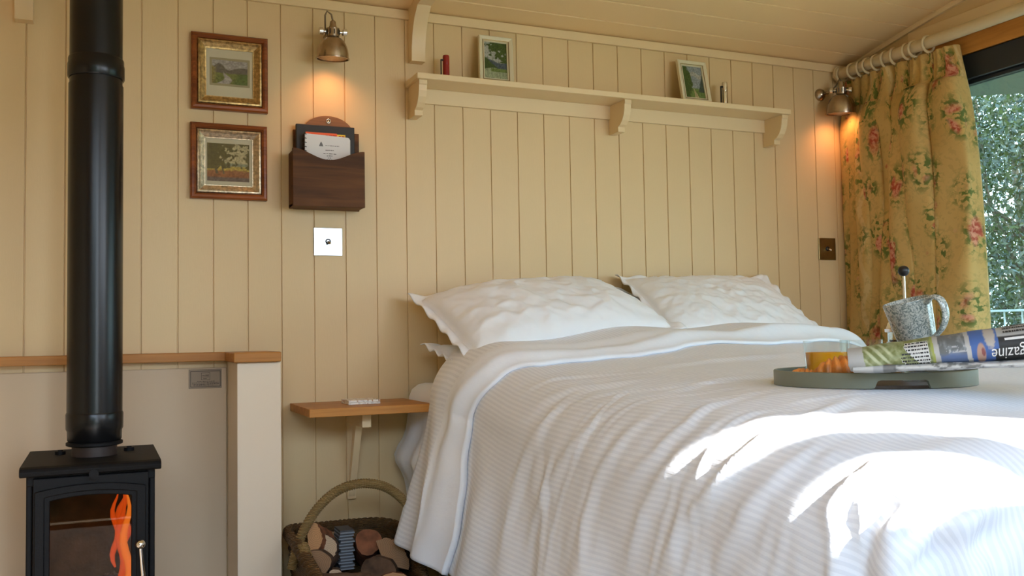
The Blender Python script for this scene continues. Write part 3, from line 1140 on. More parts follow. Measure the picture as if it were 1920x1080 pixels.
for x0 in (.884, 1.604, 2.262):
    MB().prism(pr, 'x', x0, x0 + .026).build('bracket', M_white_trim, sh, bevel=.001)
M_creamframe = mat('ivory_frame', (0.66, 0.60, 0.42), .35)
M_creamgilt = mat('worn_gold_line', (0.30, 0.21, 0.09), .35, metal=.5)


def shelf_picture(label, x0, x1, zb, zt, yb, yt, dx, fun):
    """small frame leaning back on the shelf against the wall"""
    t = thing('small_picture_frame', label, 'picture frame', ((x0 + x1) / 2, yb, zb), 'small picture frames on the shelf')
    B0 = Vector((x0, yb, zb))
    U = Vector((x1 - x0, 0, 0))
    Wd = U.length
    V = Vector((dx, yt - yb, zt - zb))
    Ht = V.length
    U_, V_ = U.normalized(), V.normalized()
    N = U_.cross(V_).normalized()      # points towards the room
    if N.y > 0:
        N = -N

    def pt(a, c, d):
        return B0 + U_ * a + V_ * c + N * d

    def ring(prof, name, mm, par):
        P = []
        for cx_, cz_ in ((0, 0), (1, 0), (1, 1), (0, 1)):
            P.append([tuple(pt(i if cx_ == 0 else Wd - i, i if cz_ == 0 else Ht - i, d)) for i, d in prof])
        return MB().grid(np.array(P), closed_u=True).build(name, mm, par)
    f = ring([(0, 0), (0, .012), (.003, .014), (.011, .011), (.0125, .010)], 'frame', M_creamframe, t)
    ring([(.0125, .010), (.0150, .0085), (.016, .0085)], 'gold_line', M_creamgilt, f)
    ring([(.0160, .009), (.0185, .0095), (.0200, .007), (.0200, .004), (0, 0)], 'inner_edge', M_creamframe, f)
    i = .0195
    painting(fun, pt(i, i, .0045), pt(Wd - i, i, .0045), pt(i, Ht - i, .0045), 60, 80).build('painting', M_painting, t, fixn=False)
    return t


shelf_picture('ivory framed lake picture at the left of the wall shelf', 1.096, 1.214, ZS, ZS + .166, 2.733, 2.776, .016, paint_lake)
shelf_picture('ivory framed picture of a tree and path at the right of the shelf', 1.852, 1.972, ZS, ZS + .160, 2.720, 2.768, .010, paint_path)
# pocket torches
def torch(label, x, y, h, r, body, clip):
    t = thing('pocket_torch', label, 'torch', (x, y, ZS))
    MB().lathe([(r * .92, 0), (r, .003), (r, h * .6), (r * .96, h * .62), (r, h * .64), (r, h - .004), (r * .85, h)], (x, y, ZS), n=28).build('barrel', body, t, smooth='auto')
    m = MB()
    m.box((x - r - .0075, y - .004, ZS + h * .12), (x - r - .005, y + .004, ZS + h * .82)).box((x - r - .0075, y - .004, ZS + h * .78), (x - r + .003, y + .004, ZS + h * .84))
    m.build('clip', clip, t, bevel=.001)
    m = MB().lathe([(.001, h + .0005), (r * .6, h + .0005), (r * .6, h - .001)], (x, y, ZS), n=20, cap=False)
    m.build('lens', M_glass, t)


M_red = mat('red_enamel', (0.30, 0.018, 0.012), .35, spec=.5)
torch('red pocket torch standing at the left end of the wall shelf', .992, 2.745, .082, .0105, M_red, M_black)
torch('small silver pocket torch standing right of the right-hand frame on the shelf', 2.047, 2.735, .092, .0105, M_steel, M_black)

# ------------------------------------------------------------------ wall lamps
M_shadein = mat('bright_shade_lining', (0.75, 0.62, 0.45), .25, metal=.9)
M_cable = mat('brown_braided_cable', (0.22, 0.16, 0.10), .8, bump=(700, .6))


def wall_lamp(label, bx, bz, cx_, cy_, cz_, aim, R, knob_d, power, glow):
    """bx,bz wall plate; cx,cy,cz neck of the shade; aim: direction the shade opens"""
    t = thing('wall_lamp', label, 'wall lamp', (bx, YB, bz))
    A = Vector(aim).normalized()
    m = MB().lathe([(.024, 0), (.024, .004), (.021, .010), (.014, .017), (.007, .021), (.002, .022)], (bx, YB - .0002, bz), (0, -1, 0), 28)
    m.build('wall_plate', M_nickel, t, smooth='auto')
    neck = Vector((cx_, cy_, cz_))
    kd = Vector(knob_d).normalized()
    arm = MB().tube([(bx, YB - .018, bz), ((bx + cx_) / 2, (YB - .018 + cy_) / 2 + .005, (bz + cz_) / 2 + .004), tuple(neck)], .0055, 12)
    arm.build('arm', M_nickel, t, smooth=True)
    for s_ in (-1, 1):
        k = MB()
        k.cyl(neck + kd * s_ * .018, neck + kd * s_ * .030, .004)
        k.lathe([(.0085, 0), (.0105, .002), (.0105, .012), (.0085, .014)], neck + kd * s_ * .028, kd * s_, 20)
        k.build('thumbscrew', M_steel, t, smooth='auto')
    # slotted socket
    m = MB().lathe([(.0195, -.010), (.0195, .014), (.016, .018)], neck, A, 28)
    m.build('socket', M_nickel, t, smooth='auto')
    m = MB()
    x_, y_, d_ = m.frame_axes(A)
    for k in range(10):
        an = 2 * PI * k / 10
        dr_ = x_ * math.cos(an) + y_ * math.sin(an)
        c_ = neck + A * -.006 + dr_ * .0197
        m.tube([c_, c_ + A * .014], .0017, 6)
    m.build('socket_slots', M_black, t)
    m = MB().lathe([(.0135, -.010), (.010, -.018), (.0085, -.030), (.004, -.034)], neck, A, 20)
    m.build('cable_gland', M_nickel, t, smooth='auto')
    h = R * 1.28
    out, inn = [], []
    for k in range(13):
        q = k / 12
        rad = .019 + (R - .019) * math.sin(q * PI / 2) ** .8
        out.append((rad, .016 + h * (1 - math.cos(q * PI / 2) ** 1.0) * .55 + h * q * .45))
    prof = out + [(R + .0022, out[-1][1] + .001), (R + .0022, out[-1][1] + .004), (R - .001, out[-1][1] + .004)]
    sh_ = MB().lathe(prof, neck, A, 40, False).build('shade', M_nickel, t, smooth='auto')
    MB().lathe([(r_a - .0018, z_a + .0005) for r_a, z_a in out], neck, A, 40, False).build('shade_lining', M_shadein, sh_, smooth=True)
    bc = neck + A * (h * .62)
    M_bulb = mat('lit_bulb', (1, .75, .5), .3, emit=((1.0, .50, .22), glow))
    MB().lathe([(.008, -.030), (.010, -.020), (.020, -.002), (.021, .006), (.016, .013), (.006, .016)], bc, A, 24).build('bulb', M_bulb, t, smooth=True)
    d = bpy.data.lights.new('lamp_light', 'SPOT')
    d.energy = power
    d.color = (1.0, .42, .17)
    d.spot_size = math.radians(128)
    d.spot_blend = .9
    d.shadow_soft_size = .018
    o = bpy.data.objects.new('lamp_light', d)
    COL.objects.link(o)
    o.parent = t
    p = bc + A * .022
    o.location = p - Vector((bx, YB, bz))
    o.rotation_euler = (-A).to_track_quat('Z', 'Y').to_euler()
    return t, neck, A


lt, nk, A = wall_lamp('nickel wall lamp above the letter rack with a looped cable', .640, H + .905, .627, 2.715, H + .903, (.01, .10, -1), .047, (1, 0, .04), 0.62, 1.0)
MB().tube([nk - A * .030, nk + Vector((-.004, .0, .052)), nk + Vector((-.016, .004, .062)), nk + Vector((-.021, .008, .050)), nk + Vector((-.016, .030, .018)), nk + Vector((-.006, .060, .004))], .0028, 8).build('cable', M_cable, lt, smooth=True)
lt, nk, A = wall_lamp('nickel wall lamp beside the curtain at the right', 2.540, H + .902, 2.563, 2.708, H + .900, (.03, .10, -1), .054, (-.45, .75, .1), 0.8, .7)
MB().tube([nk - A * .030, nk + Vector((.012, .02, .050)), nk + Vector((.02, .05, .030)), nk + Vector((.0, .075, .004))], .0028, 8).build('cable', M_cable, lt, smooth=True)

# ------------------------------------------------------------------ oak bedside shelf, coasters
ns = thing('bedside_shelf', 'small oak shelf on a cream bracket beside the bed', 'shelf', (.69, YB, H - .20))
zt_, zb_ = H - .191, H - .2135
MB().prism([(.511, 2.52), (.851, 2.52), (.858, 2.54), (.858, YB - .001), (.511, YB - .001)], 'z', zb_, zt_).build('oak_top', M_oak, ns, bevel=.0015)
MB().box((.676, YB - .016, H - .482), (.702, YB - .001, zb_)).build('wall_batten', M_trim, ns, bevel=.001)
MB().box((.676, 2.605, zb_ - .042), (.702, YB - .016, zb_)).build('support_arm', M_trim, ns, bevel=.001)
MB().prism([(2.690, zb_ - .042), (2.725, zb_ - .042), (YB - .016, H - .455), (YB - .016, H - .475)], 'x', .679, .699).build('brace', M_trim, ns, bevel=.001)
M_terr = mat('speckled_terrazzo', (0.80, 0.78, 0.72), .35)
nt = M_terr.node_tree
v_ = nt.nodes.new('ShaderNodeTexVoronoi')
v_.inputs['Scale'].default_value = 190
tc_ = nt.nodes.new('ShaderNodeTexCoord')
cr_ = nt.nodes.new('ShaderNodeValToRGB')
cr_.color_ramp.interpolation = 'CONSTANT'
for k, (p_, c_) in enumerate(((0, (.80, .78, .72)), (.55, (.62, .60, .56)), (.72, (.42, .24, .14)), (.80, (.82, .80, .75)), (.92, (.15, .16, .18)))):
    if k < 2:
        e = cr_.color_ramp.elements[k]
        e.position = p_
    else:
        e = cr_.color_ramp.elements.new(p_)
    e.color = (*c_, 1)
nt.links.new(tc_.outputs['Object'], v_.inputs['Vector'])
nt.links.new(v_.outputs['Color'], cr_.inputs[0])
nt.links.new(cr_.outputs[0], nt.nodes['Principled BSDF'].inputs['Base Color'])
for k, lab in ((0, 'lower of two speckled stone coasters on the bedside shelf'), (1, 'upper of two speckled stone coasters on the bedside shelf')):
    z0 = zt_ + .0002 + k * .0062
    c = MB().prism([(.640 + .001 * k, 2.615 + .002 * k), (.732, 2.615 + .002 * k), (.730 + .001 * k, 2.705), (.641, 2.705)], 'z', z0, z0 + .0058).build('coaster', M_terr, None, bevel=.001)
    tag(c, lab, 'coaster', 'stone coasters on the bedside shelf')
# ------------------------------------------------------------------ the duvet as a surface over flat cloth coordinates
DX0, DX1, DY0, DY1 = 1.035, 2.16, 1.00, 2.60       # inset outline where the puffy edge starts
DR = 0.150
DL = DR * math.pi / 2


def sstep(a, b_, x):
    t = np.clip((x - a) / (b_ - a), 0, 1)
    return t * t * (3 - 2 * t)


def top_h(x, y):
    """top of the duvet, from eye height"""
    base = np.interp(y, [.80, .90, 1.00, 1.15, 1.33, 1.50, 1.70, 1.90, 2.10, 2.25, 2.40, 2.50, 2.60],
                     [-.165, -.148, -.132, -.118, -.110, -.103, -.090, -.078, -.062, -.040, -.018, -.012, -.02])
    cr = -.034 * np.clip(np.abs(x - 1.72) / .68, 0, 1.3) ** 2.4 - .03 * np.clip((x - 2.0) / .3, 0, 1.2) ** 2
    puff = .007 * np.sin(x * 6.1 + 1.2) * np.sin(y * 5.3 + .4) + .005 * np.sin(x * 11 + y * 7.0)
    d = np.hypot(x - 1.389, y - 1.411)
    k = 1 - sstep(.185, .36, d)                    # pressed flat under the tray
    z = base + cr + puff
    return z * (1 - k) + (-.1095) * k


WR = []                                           # (points in flat cloth coords, amplitude, width)
rw = random.Random(11)


def ridge_field(fx, fy):
    h = np.zeros_like(fx)
    for pts, amp, wd in WR:
        pts = np.array(pts)
        best = np.full(fx.shape, 1e9)
        tt = np.zeros_like(fx)
        seg = np.hypot(*np.diff(pts, axis=0).T)
        cum = np.concatenate([[0], np.cumsum(seg)])
        lo = pts.min(0) - 5 * wd
        hi = pts.max(0) + 5 * wd
        msk = (fx > lo[0]) & (fx < hi[0]) & (fy > lo[1]) & (fy < hi[1])
        X, Y = fx[msk], fy[msk]
        bb = np.full(X.shape, 1e9)
        sg = np.zeros_like(X)
        tb = np.zeros_like(X)
        for i in range(len(pts) - 1):
            a, c = pts[i], pts[i + 1]
            d = c - a
            L = max(1e-9, d @ d)
            t = np.clip(((X - a[0]) * d[0] + (Y - a[1]) * d[1]) / L, 0, 1)
            px, py = X - a[0] - t * d[0], Y - a[1] - t * d[1]
            q = px * px + py * py
            m_ = q < bb
            bb = np.where(m_, q, bb)
            sg = np.where(m_, np.sign(px * d[1] - py * d[0]), sg)
            tb = np.where(m_, (cum[i] + t * seg[i]) / cum[-1], tb)
        dist = np.sqrt(bb) * sg
        env = np.sin(np.pi * np.clip(tb, 0, 1) * .94 + .09) ** .7
        # a ridge with a softer trough beside it
        prof = np.exp(-(dist / wd) ** 2) - .55 * np.exp(-((dist - 2.0 * wd) / (1.3 * wd)) ** 2) - .18 * np.exp(-((dist + 2.2 * wd) / (1.7 * wd)) ** 2)
        h[msk] += amp * env * prof
    return h


def duvet_surface(fx, fy, wr=True):
    """flat cloth coordinates -> position; z from eye height"""
    cx = np.clip(fx, DX0, DX1)
    cy = np.clip(fy, DY0, DY1)
    dx, dy = fx - cx, fy - cy
    d = np.hypot(dx, dy)
    ds = np.maximum(d, 1e-9)
    nx, ny = dx / ds, dy / ds
    a = np.minimum(d, DL) / DR
    hang = np.maximum(d - DL, 0)
    # how far it swings out while hanging
    left = np.clip(-nx, 0, 1)
    foot = np.clip(-ny, 0, 1)
    corner = np.clip(left * foot * 2, 0, 1)
    headward = sstep(1.2, 2.5, cy)
    fl = (0.05 + .13 * headward) * left + .16 * foot + .10 * corner
    out = DR * np.sin(a) + fl * hang + .22 * left * headward * hang ** 2
    ang = np.arctan2(-ny, -nx)                    # 0 at the left side, pi/2 at the foot
    s = fy * left + fx * foot
    # soft vertical folds in the hanging part
    amp = sstep(0, .25, hang) * .010
    fold = amp * (np.sin(s * 19 + 1.5 * np.sin(s * 5)) + .6 * np.sin(s * 37 + 2 + 3 * d))
    fold += corner * sstep(.05, .30, d) * .030 * np.sin(ang * 9.5 + 1.0 + d * 2.0)
    out = out + fold
    z = top_h(cx, cy) - DR * (1 - np.cos(a)) - hang * np.sqrt(np.clip(1 - fl ** 2, .3, 1))
    x = cx + nx * out
    y = cy + ny * out
    z = z + 0 * x
    P = np.stack([x, y, z], -1)
    if wr:
        h = ridge_field(fx, fy) + .0016 * (fbm(fx * 30 + fy * 8, fy * 30, 21) - .5) * 2
        Nn = surf_normal(P)
        dd = np.hypot(fx - 1.389, fy - 1.411)
        h = h * sstep(.19, .225, dd)
        P = P + Nn * h[..., None]
    return P


def surf_normal(P):
    a = np.gradient(P, axis=0)
    b_ = np.gradient(P, axis=1)
    n = np.cross(a, b_)
    n /= np.maximum(np.linalg.norm(n, axis=-1, keepdims=True), 1e-12)
    return n
WR += [
    ([(0.528, 2.012), (0.648, 2.004), (0.752, 1.972), (0.864, 1.9), (0.944, 1.868)], 0.0050, 0.016),
    ([(0.536, 1.924), (0.656, 1.9), (0.76, 1.82), (0.848, 1.732), (0.952, 1.676)], 0.0058, 0.015),
    ([(0.616, 1.644), (0.704, 1.66), (0.792, 1.628), (0.856, 1.572), (0.952, 1.516)], 0.0058, 0.014),
    ([(0.648, 1.508), (0.76, 1.452), (0.848, 1.38), (0.912, 1.332), (0.992, 1.316)], 0.0068, 0.015),
    ([(0.664, 1.396), (0.76, 1.332), (0.832, 1.252), (0.904, 1.204), (1.0, 1.188)], 0.0068, 0.014),
    ([(0.712, 1.244), (0.8, 1.18), (0.88, 1.132), (0.936, 1.108)], 0.0068, 0.014),
    ([(0.792, 1.292), (0.864, 1.236), (0.928, 1.196), (1.024, 1.196), (1.184, 1.244)], 0.0058, 0.012),
    ([(0.776, 1.548), (0.864, 1.436), (0.936, 1.396), (1.104, 1.436)], 0.0050, 0.012),
    ([(0.568, 1.804), (0.656, 1.796), (0.752, 1.764), (0.832, 1.716), (0.904, 1.692), (0.976, 1.716), (1.104, 1.812)], 0.0030, 0.006),
    ([(0.848, 0.988), (0.88, 1.004), (0.92, 0.996), (0.968, 0.988)], 0.0109, 0.016),
    ([(0.84, 0.932), (0.88, 0.94), (0.912, 0.964), (0.928, 0.988)], 0.0136, 0.014),
    ([(0.864, 0.916), (0.912, 0.9), (0.96, 0.9), (1.008, 0.924)], 0.0150, 0.014),
    ([(0.872, 0.9), (0.92, 0.892), (0.944, 0.892), (1.008, 0.94)], 0.0096, 0.012),
    ([(0.952, 0.908), (0.968, 0.94), (0.984, 0.956)], 0.0096, 0.012),
    ([(0.936, 0.94), (0.96, 0.98), (0.992, 0.996)], 0.0096, 0.014),
    ([(0.824, 0.908), (0.896, 0.868), (0.984, 0.852), (1.08, 0.852)], 0.0123, 0.018),
    ([(0.896, 0.86), (0.984, 0.844), (1.096, 0.86)], 0.0100, 0.016),
    ([(0.904, 1.972), (1.016, 1.9), (1.152, 1.844)], 0.0042, 0.02),
    ([(1.056, 1.652), (1.208, 1.692), (1.352, 1.684)], 0.0034, 0.015),
    ([(1.192, 1.956), (1.432, 2.004), (1.664, 1.956)], 0.0042, 0.022),
]
# many smaller tension folds running across the bed and down its side
for k in range(46):
    y0 = rw.uniform(1.05, 2.45)
    x0 = rw.uniform(.45, 1.0)
    ln = rw.uniform(.18, .5)
    sl = rw.uniform(-.55, -.1) * (0.3 + x0)
    pts = [(x0 + ln * q, y0 + sl * ln * q + .02 * math.sin(3 * q + k)) for q in (0, .2, .4, .6, .8, 1)]
    WR.append((pts, rw.uniform(.0008, .0028), rw.uniform(.005, .012)))
for k in range(16):                                # foot side
    x0 = rw.uniform(1.0, 2.2)
    WR.append(([(x0 + .03 * q, .95 - .35 * q) for q in (0, .3, .6, 1)], rw.uniform(.003, .007), rw.uniform(.008, .016)))

# ------------------------------------------------------------------ bed, mattress, sheet
M_ticking = mat('pale_mattress', (0.76, 0.75, 0.74), .8)
bed = thing('double_bed', 'white double bed with its fitted sheet, under the duvet', 'bed', (1.6, 1.9, 0))
MB().box((.95, 1.00, .16), (2.26, 2.77, .36)).build('bed_base', mat('cream_divan', (.62, .55, .42), .8), bed, bevel=.01)
for x in (.98, 2.19):
    for y in (1.04, 2.69):
        MB().box((x, y, 0), (x + .05, y + .05, .16)).build('leg', M_oak, bed, bevel=.003)
MB().box((.94, .99, .36), (2.27, 2.775, H - .235)).build('mattress', M_ticking, bed, bevel=.03, seg=3)
# sheet over the head half of the mattress, with its loose hanging side
nx_, ny_ = 90, 60
q = np.linspace(0, 1, nx_)
yv = np.linspace(1.15, 2.785, ny_)
P = np.zeros((nx_, ny_, 3))
for i, t in enumerate(q):
    for j, y in enumerate(yv):
        hw = float(np.clip((y - 2.25) / .25, 0, 1))
        ztop = H - .232 + .085 * hw * hw * (3 - 2 * hw)
        x_l = .925 - .055 * hw
        s_ = t * 2.2                                # flat distance from the hanging hem
        if s_ < .34:
            dn = .34 - s_
            x = x_l - .02 * hw * math.sin(dn * 9) + .010 * math.sin(y * 48 + dn * 5) * min(1, dn * 8) - (.035 * math.exp(-((dn - .17) / .05) ** 2) if hw > .5 else 0)
            z = ztop - .045 - dn
        elif s_ < .41:
            a = (s_ - .34) / .07 * PI / 2
            x = x_l + .045 * (1 - math.cos(a))
            z = ztop - .045 * (1 - math.sin(a)) 
        else:
            x = x_l + .045 + (s_ - .41) * .745
            z = ztop + .002 * math.sin(x * 23 + y * 9)
        P[i, j] = (x, y, z)
MB().grid(P).build('fitted_sheet', M_linen, bed, smooth=True, fixn=False)

# ------------------------------------------------------------------ duvet
def cotton_stripe(name, band=None):
    """white satin-stripe cotton: the weave changes every centimetre"""
    m = bpy.data.materials.new(name)
    m.use_nodes = True
    nt = m.node_tree
    b = nt.nodes['Principled BSDF']
    L = nt.links.new
    uv = nt.nodes.new('ShaderNodeUVMap')
    sp = nt.nodes.new('ShaderNodeSeparateXYZ')
    L(uv.outputs[0], sp.inputs[0])
    mu = nt.nodes.new('ShaderNodeMath')
    mu.operation = 'MULTIPLY'
    mu.inputs[1].default_value = 2 * PI / .0115
    L(sp.outputs['X'], mu.inputs[0])
    sn = nt.nodes.new('ShaderNodeMath')
    sn.operation = 'SINE'
    L(mu.outputs[0], sn.inputs[0])
    rm = nt.nodes.new('ShaderNodeMapRange')
    rm.interpolation_type = 'SMOOTHSTEP'
    rm.inputs['From Min'].default_value = -.35
    rm.inputs['From Max'].default_value = .35
    L(sn.outputs[0], rm.inputs['Value'])
    fac = rm.outputs[0]
    if band is not None:
        lt_ = nt.nodes.new('ShaderNodeMath')
        lt_.operation = 'GREATER_THAN'
        lt_.inputs[1].default_value = band
        L(sp.outputs['Y'], lt_.inputs[0])
        ml = nt.nodes.new('ShaderNodeMath')
        ml.operation = 'MULTIPLY'
        L(fac, ml.inputs[0])
        L(lt_.outputs[0], ml.inputs[1])
        fac = ml.outputs[0]
    cr = nt.nodes.new('ShaderNodeMix')
    cr.data_type = 'RGBA'
    cr.inputs['A'].default_value = (.82, .855, .915, 1)
    cr.inputs['B'].default_value = (.75, .785, .85, 1)
    L(fac, cr.inputs['Factor'])
    L(cr.outputs['Result'], b.inputs['Base Color'])
    b.inputs['Roughness'].default_value = .62
    b.inputs['Specular IOR Level'].default_value = .3
    b.inputs['Sheen Weight'].default_value = .1
    bp = nt.nodes.new('ShaderNodeBump')
    bp.inputs['Strength'].default_value = .25
    bp.inputs['Distance'].default_value = .0005
    L(fac, bp.inputs['Height'])
    nz = nt.nodes.new('ShaderNodeTexNoise')
    nz.inputs['Scale'].default_value = 26
    nz.inputs['Detail'].default_value = 4
    tcx = nt.nodes.new('ShaderNodeTexCoord')
    L(tcx.outputs['Object'], nz.inputs[0])
    b2 = nt.nodes.new('ShaderNodeBump')
    b2.inputs['Strength'].default_value = .30
    b2.inputs['Distance'].default_value = .006
    L(nz.outputs['Fac'], b2.inputs['Height'])
    L(bp.outputs[0], b2.inputs['Normal'])
    L(b2.outputs[0], b.inputs['Normal'])
    return m


M_duvet = cotton_stripe('striped_white_cotton')
M_flap = cotton_stripe('striped_white_cotton_with_plain_border', .115)


def rise(P):
    Q = P.copy()
    Q[..., 2] += H
    return Q


fxv = np.arange(.42, 2.80, .0075)
fyv = np.arange(.14, 2.56, .0075)
FX, FY = np.meshgrid(fxv, fyv, indexing='ij')
PD = duvet_surface(FX, FY)
b = MB().grid(rise(PD))
b.uv = np.stack([FX, FY], -1).reshape(-1, 2)
duv = b.build('duvet', M_duvet, None, smooth=True, fixn=False)
tag(duv, 'white satin-striped duvet spread over the bed, its near corner gathered', 'duvet')
md = duv.modifiers.new('thickness', 'SOLIDIFY')
md.thickness = .007
md.offset = -1

# turned-back fold at the pillow end: lies on the duvet and hangs over the left side
def flap_edge(fx):
    return np.interp(fx, [.40, .60, .80, .92, 1.02, 1.33, 1.97, 2.3, 2.8], [2.24, 2.26, 2.28, 2.21, 2.18, 2.17, 2.27, 2.32, 2.36]) + .006 * np.sin(fx * 21) + .004 * np.sin(fx * 47)


fx2 = np.arange(.415, 2.80, .0075)
nq = 70
rows_fy, rows_off = [], []
top_fy = 2.505
qs = np.linspace(0, 1, nq)
FX2 = np.repeat(fx2[:, None], nq, 1)
E0 = flap_edge(fx2)[:, None]
FYq = np.where(qs[None, :] < .8, E0 + (top_fy - E0) * np.minimum(qs[None, :] / .8, 1), top_fy + .030 * np.sin((qs[None, :] - .8) / .2 * PI))
OFF = np.where(qs[None, :] < .8, .010 + .026 * sstep(0, .35, qs[None, :] / .8) + 0 * E0, .036 - .022 * (1 - np.cos((qs[None, :] - .8) / .2 * PI)))
# side folds of the turned-back part; looser where it hangs
hangL = sstep(1.0, .55, FX2)
dfe = (FYq - E0)
OFF = OFF + hangL * (.009 * np.sin(FYq * 40 + 2.2 * np.sin(FX2 * 5)) * sstep(0, .08, dfe) + .012)
OFF = OFF + (1 - hangL) * .006 * np.sin(FX2 * 13 + FYq * 9) * sstep(0, .08, dfe)
# rolled welt inside the plain border on top
OFF = OFF + .010 * np.exp(-((dfe - .055 - .015 * np.sin(FX2 * 4)) / .022) ** 2) * (qs[None, :] < .8)
OFF[:, 0] = .003
base = duvet_surface(FX2, np.minimum(FYq, 2.55), False)
NB = surf_normal(base)
NB = np.where(NB[..., 2:3] < -.3, -NB, NB)
ref = duvet_surface(FX2, np.full_like(FX2, 2.35), False)
Na = surf_normal(duvet_surface(FX2, np.repeat(np.linspace(2.1, 2.5, nq)[None, :], len(fx2), 0), False))
PF = base + Na * OFF[..., None]
PF[..., 1] += np.maximum(FYq - 2.55, 0)
b = MB().grid(rise(PF))
b.uv = np.stack([FX2, dfe], -1).reshape(-1, 2)
fl_ = b.build('turned_back_fold', M_flap, duv, smooth=True, fixn=False, label='turned-back end with a plain white border')
md = fl_.modifiers.new('thickness', 'SOLIDIFY')
md.thickness = .006
md.offset = -1

# ------------------------------------------------------------------ pillows in flanged cases
def pillow(label, c00, c10, c01, c11, T, Tb, seed, group, flg=.085, curl=0.0, sag=0.0, ybend=0.0):
    """corners from eye height: near-left, near-right, far-left, far-right"""
    c00, c10, c01, c11 = [np.array(c) for c in (c00, c10, c01, c11)]
    n1, n2 = 120, 84
    a, c = np.meshgrid(np.linspace(0, 1, n1), np.linspace(0, 1, n2), indexing='ij')
    A, B_ = 2 * a - 1, 2 * c - 1
    pinch = .022
    a2 = a + (.5 - a) * 2 * pinch * (1 - B_ ** 2) * np.abs(A) ** 3
    c2 = c + (.5 - c) * 2 * pinch * 1.3 * (1 - A ** 2) * np.abs(B_) ** 3
    S = (c00 * ((1 - a2) * (1 - c2))[..., None] + c10 * (a2 * (1 - c2))[..., None] + c01 * ((1 - a2) * c2)[..., None] + c11 * (a2 * c2)[..., None])
    nrm = np.cross(c10 - c00, c01 - c00)
    nrm /= np.linalg.norm(nrm)
    if nrm[2] < 0:
        nrm = -nrm
    fa, fb = flg, flg * 1.4
    ia = np.clip(np.abs(A) / (1 - fa), 0, 1)
    ib = np.clip(np.abs(B_) / (1 - fb), 0, 1)
    ia2, ib2 = np.abs(A) / (1 - fa), np.abs(B_) / (1 - fb)
    fill = np.clip((1 - ia ** 2.6) * (1 - ib ** 2.6), 0, 1) ** .50
    wr = (fbm(A * 3 + B_ * 1.2, B_ * 2.2, seed, 5) - .5)
    rad = np.arctan2(B_, A)
    edge = np.clip(np.maximum(ia, ib), 0, 1) ** 3 * (1 - np.clip(np.maximum(ia, ib) - .995, 0, 1) * 200 * 0)
    pleat = np.sin(A * 31 + 3 * np.sin(B_ * 4 + seed)) * np.clip((ib - .45) / .4, 0, 1) * (ib < 1) + np.sin(B_ * 23 + 3 * np.sin(A * 3)) * np.clip((ia - .6) / .3, 0, 1) * (ia < 1)
    crease = -np.abs(fbm(A * 2.5 - B_ * 3.0 + seed, A * 5 + B_ * 2.0, seed + 5, 3) - .5)
    flw = np.maximum((np.abs(A) - (1 - fa)) / fa, (np.abs(B_) - (1 - fb)) / fb)
    flw = np.clip(flw, 0, 1)
    wave = flw * (.006 * np.sin(A * 19 + B_ * 3 + seed) + .006 * np.sin(B_ * 17 + seed * 2))
    up = T * fill * (1 + .10 * wr) + .012 * wr * fill + .0014 * pleat * fill ** .5 + .030 * crease * fill ** .7 + wave - .004 * np.exp(-((np.maximum(ia2, ib2) - 1) / .03) ** 2) + .0018
    dn = -Tb * fill + wave - .0018
    ys_ = curl * np.clip(-A - .80, 0, 1) ** 1.0 * 5
    out = []
    for off in (up, dn):
        Q = S + nrm * (off + ys_ * .02)[..., None]
        Q[..., 2] -= sag * (A ** 2)
        Q[..., 1] = np.minimum(Q[..., 1], YB - .006 - .0 * A)
        out.append(rise(Q))
    b = MB().grid(out[0])
    b.grid(out[1][::-1])
    # stitch the rim
    per = [(i, 0) for i in range(n1)] + [(n1 - 1, j) for j in range(1, n2)] + [(i, n2 - 1) for i in range(n1 - 2, -1, -1)] + [(0, j) for j in range(n2 - 2, 0, -1)]
    o2 = n1 * n2
    for k in range(len(per)):
        p, q_ = per[k], per[(k + 1) % len(per)]
        i1, i2 = p[0] * n2 + p[1], q_[0] * n2 + q_[1]
        j1, j2 = o2 + (n1 - 1 - p[0]) * n2 + p[1], o2 + (n1 - 1 - q_[0]) * n2 + q_[1]
        b.f.append((i1, i2, j2, j1))
        b.m.append(0)
    o = b.build('pillow', M_linen, None, smooth=True)
    tag(o, label, 'pillow', group)
    return o


G = 'white flanged pillows at the head of the bed'
pillow('lower left pillow, its flanged edge poking out below the big one', (.880, 2.36, -.118), (1.60, 2.36, -.105), (.868, 2.66, -.030), (1.60, 2.72, -.03), .045, .035, 3, G, curl=.6)
pillow('lower right pillow, mostly hidden behind and below the upper right one', (1.56, 2.44, -.105), (2.24, 2.44, -.11), (1.545, 2.775, .155), (2.24, 2.74, .02), .022, .02, 8, G)
pillow('big plump upper left pillow leaning on the wall, flange facing the bedside shelf', (.905, 2.335, -.088), (1.612, 2.37, .008), (.850, 2.72, .118), (1.535, 2.76, .165), .100, .04, 5, G, sag=.0)
pillow('upper right pillow leaning on the wall beside the curtain end of the bed', (1.560, 2.40, -.010), (2.255, 2.46, -.025), (1.600, 2.775, .192), (2.225, 2.775, .198), .048, .035, 12, G)
# ------------------------------------------------------------------ curtain, pole, rings
M_pole = mat('cream_painted_pole', (0.62, 0.50, 0.31), .3, spec=.45)
PXc, PZc, PR = 2.622, H + .984, .0205
po = thing('curtain_pole', 'thick cream curtain pole over the gable window', 'curtain pole', (PXc, 1.5, PZc))
MB().cyl((PXc, YB - .004, PZc), (PXc, .20, PZc), PR, n=32).build('pole', M_pole, po, smooth='auto')
for y in (2.775, .32):
    MB().box((PXc - .012, y - .010, PZc - .030), (XR - .001, y + .010, PZc - .018)).torus((PXc, y, PZc), .026, .006, (0, 1, 0), 24, 8).build('bracket', M_pole, po, smooth='auto')


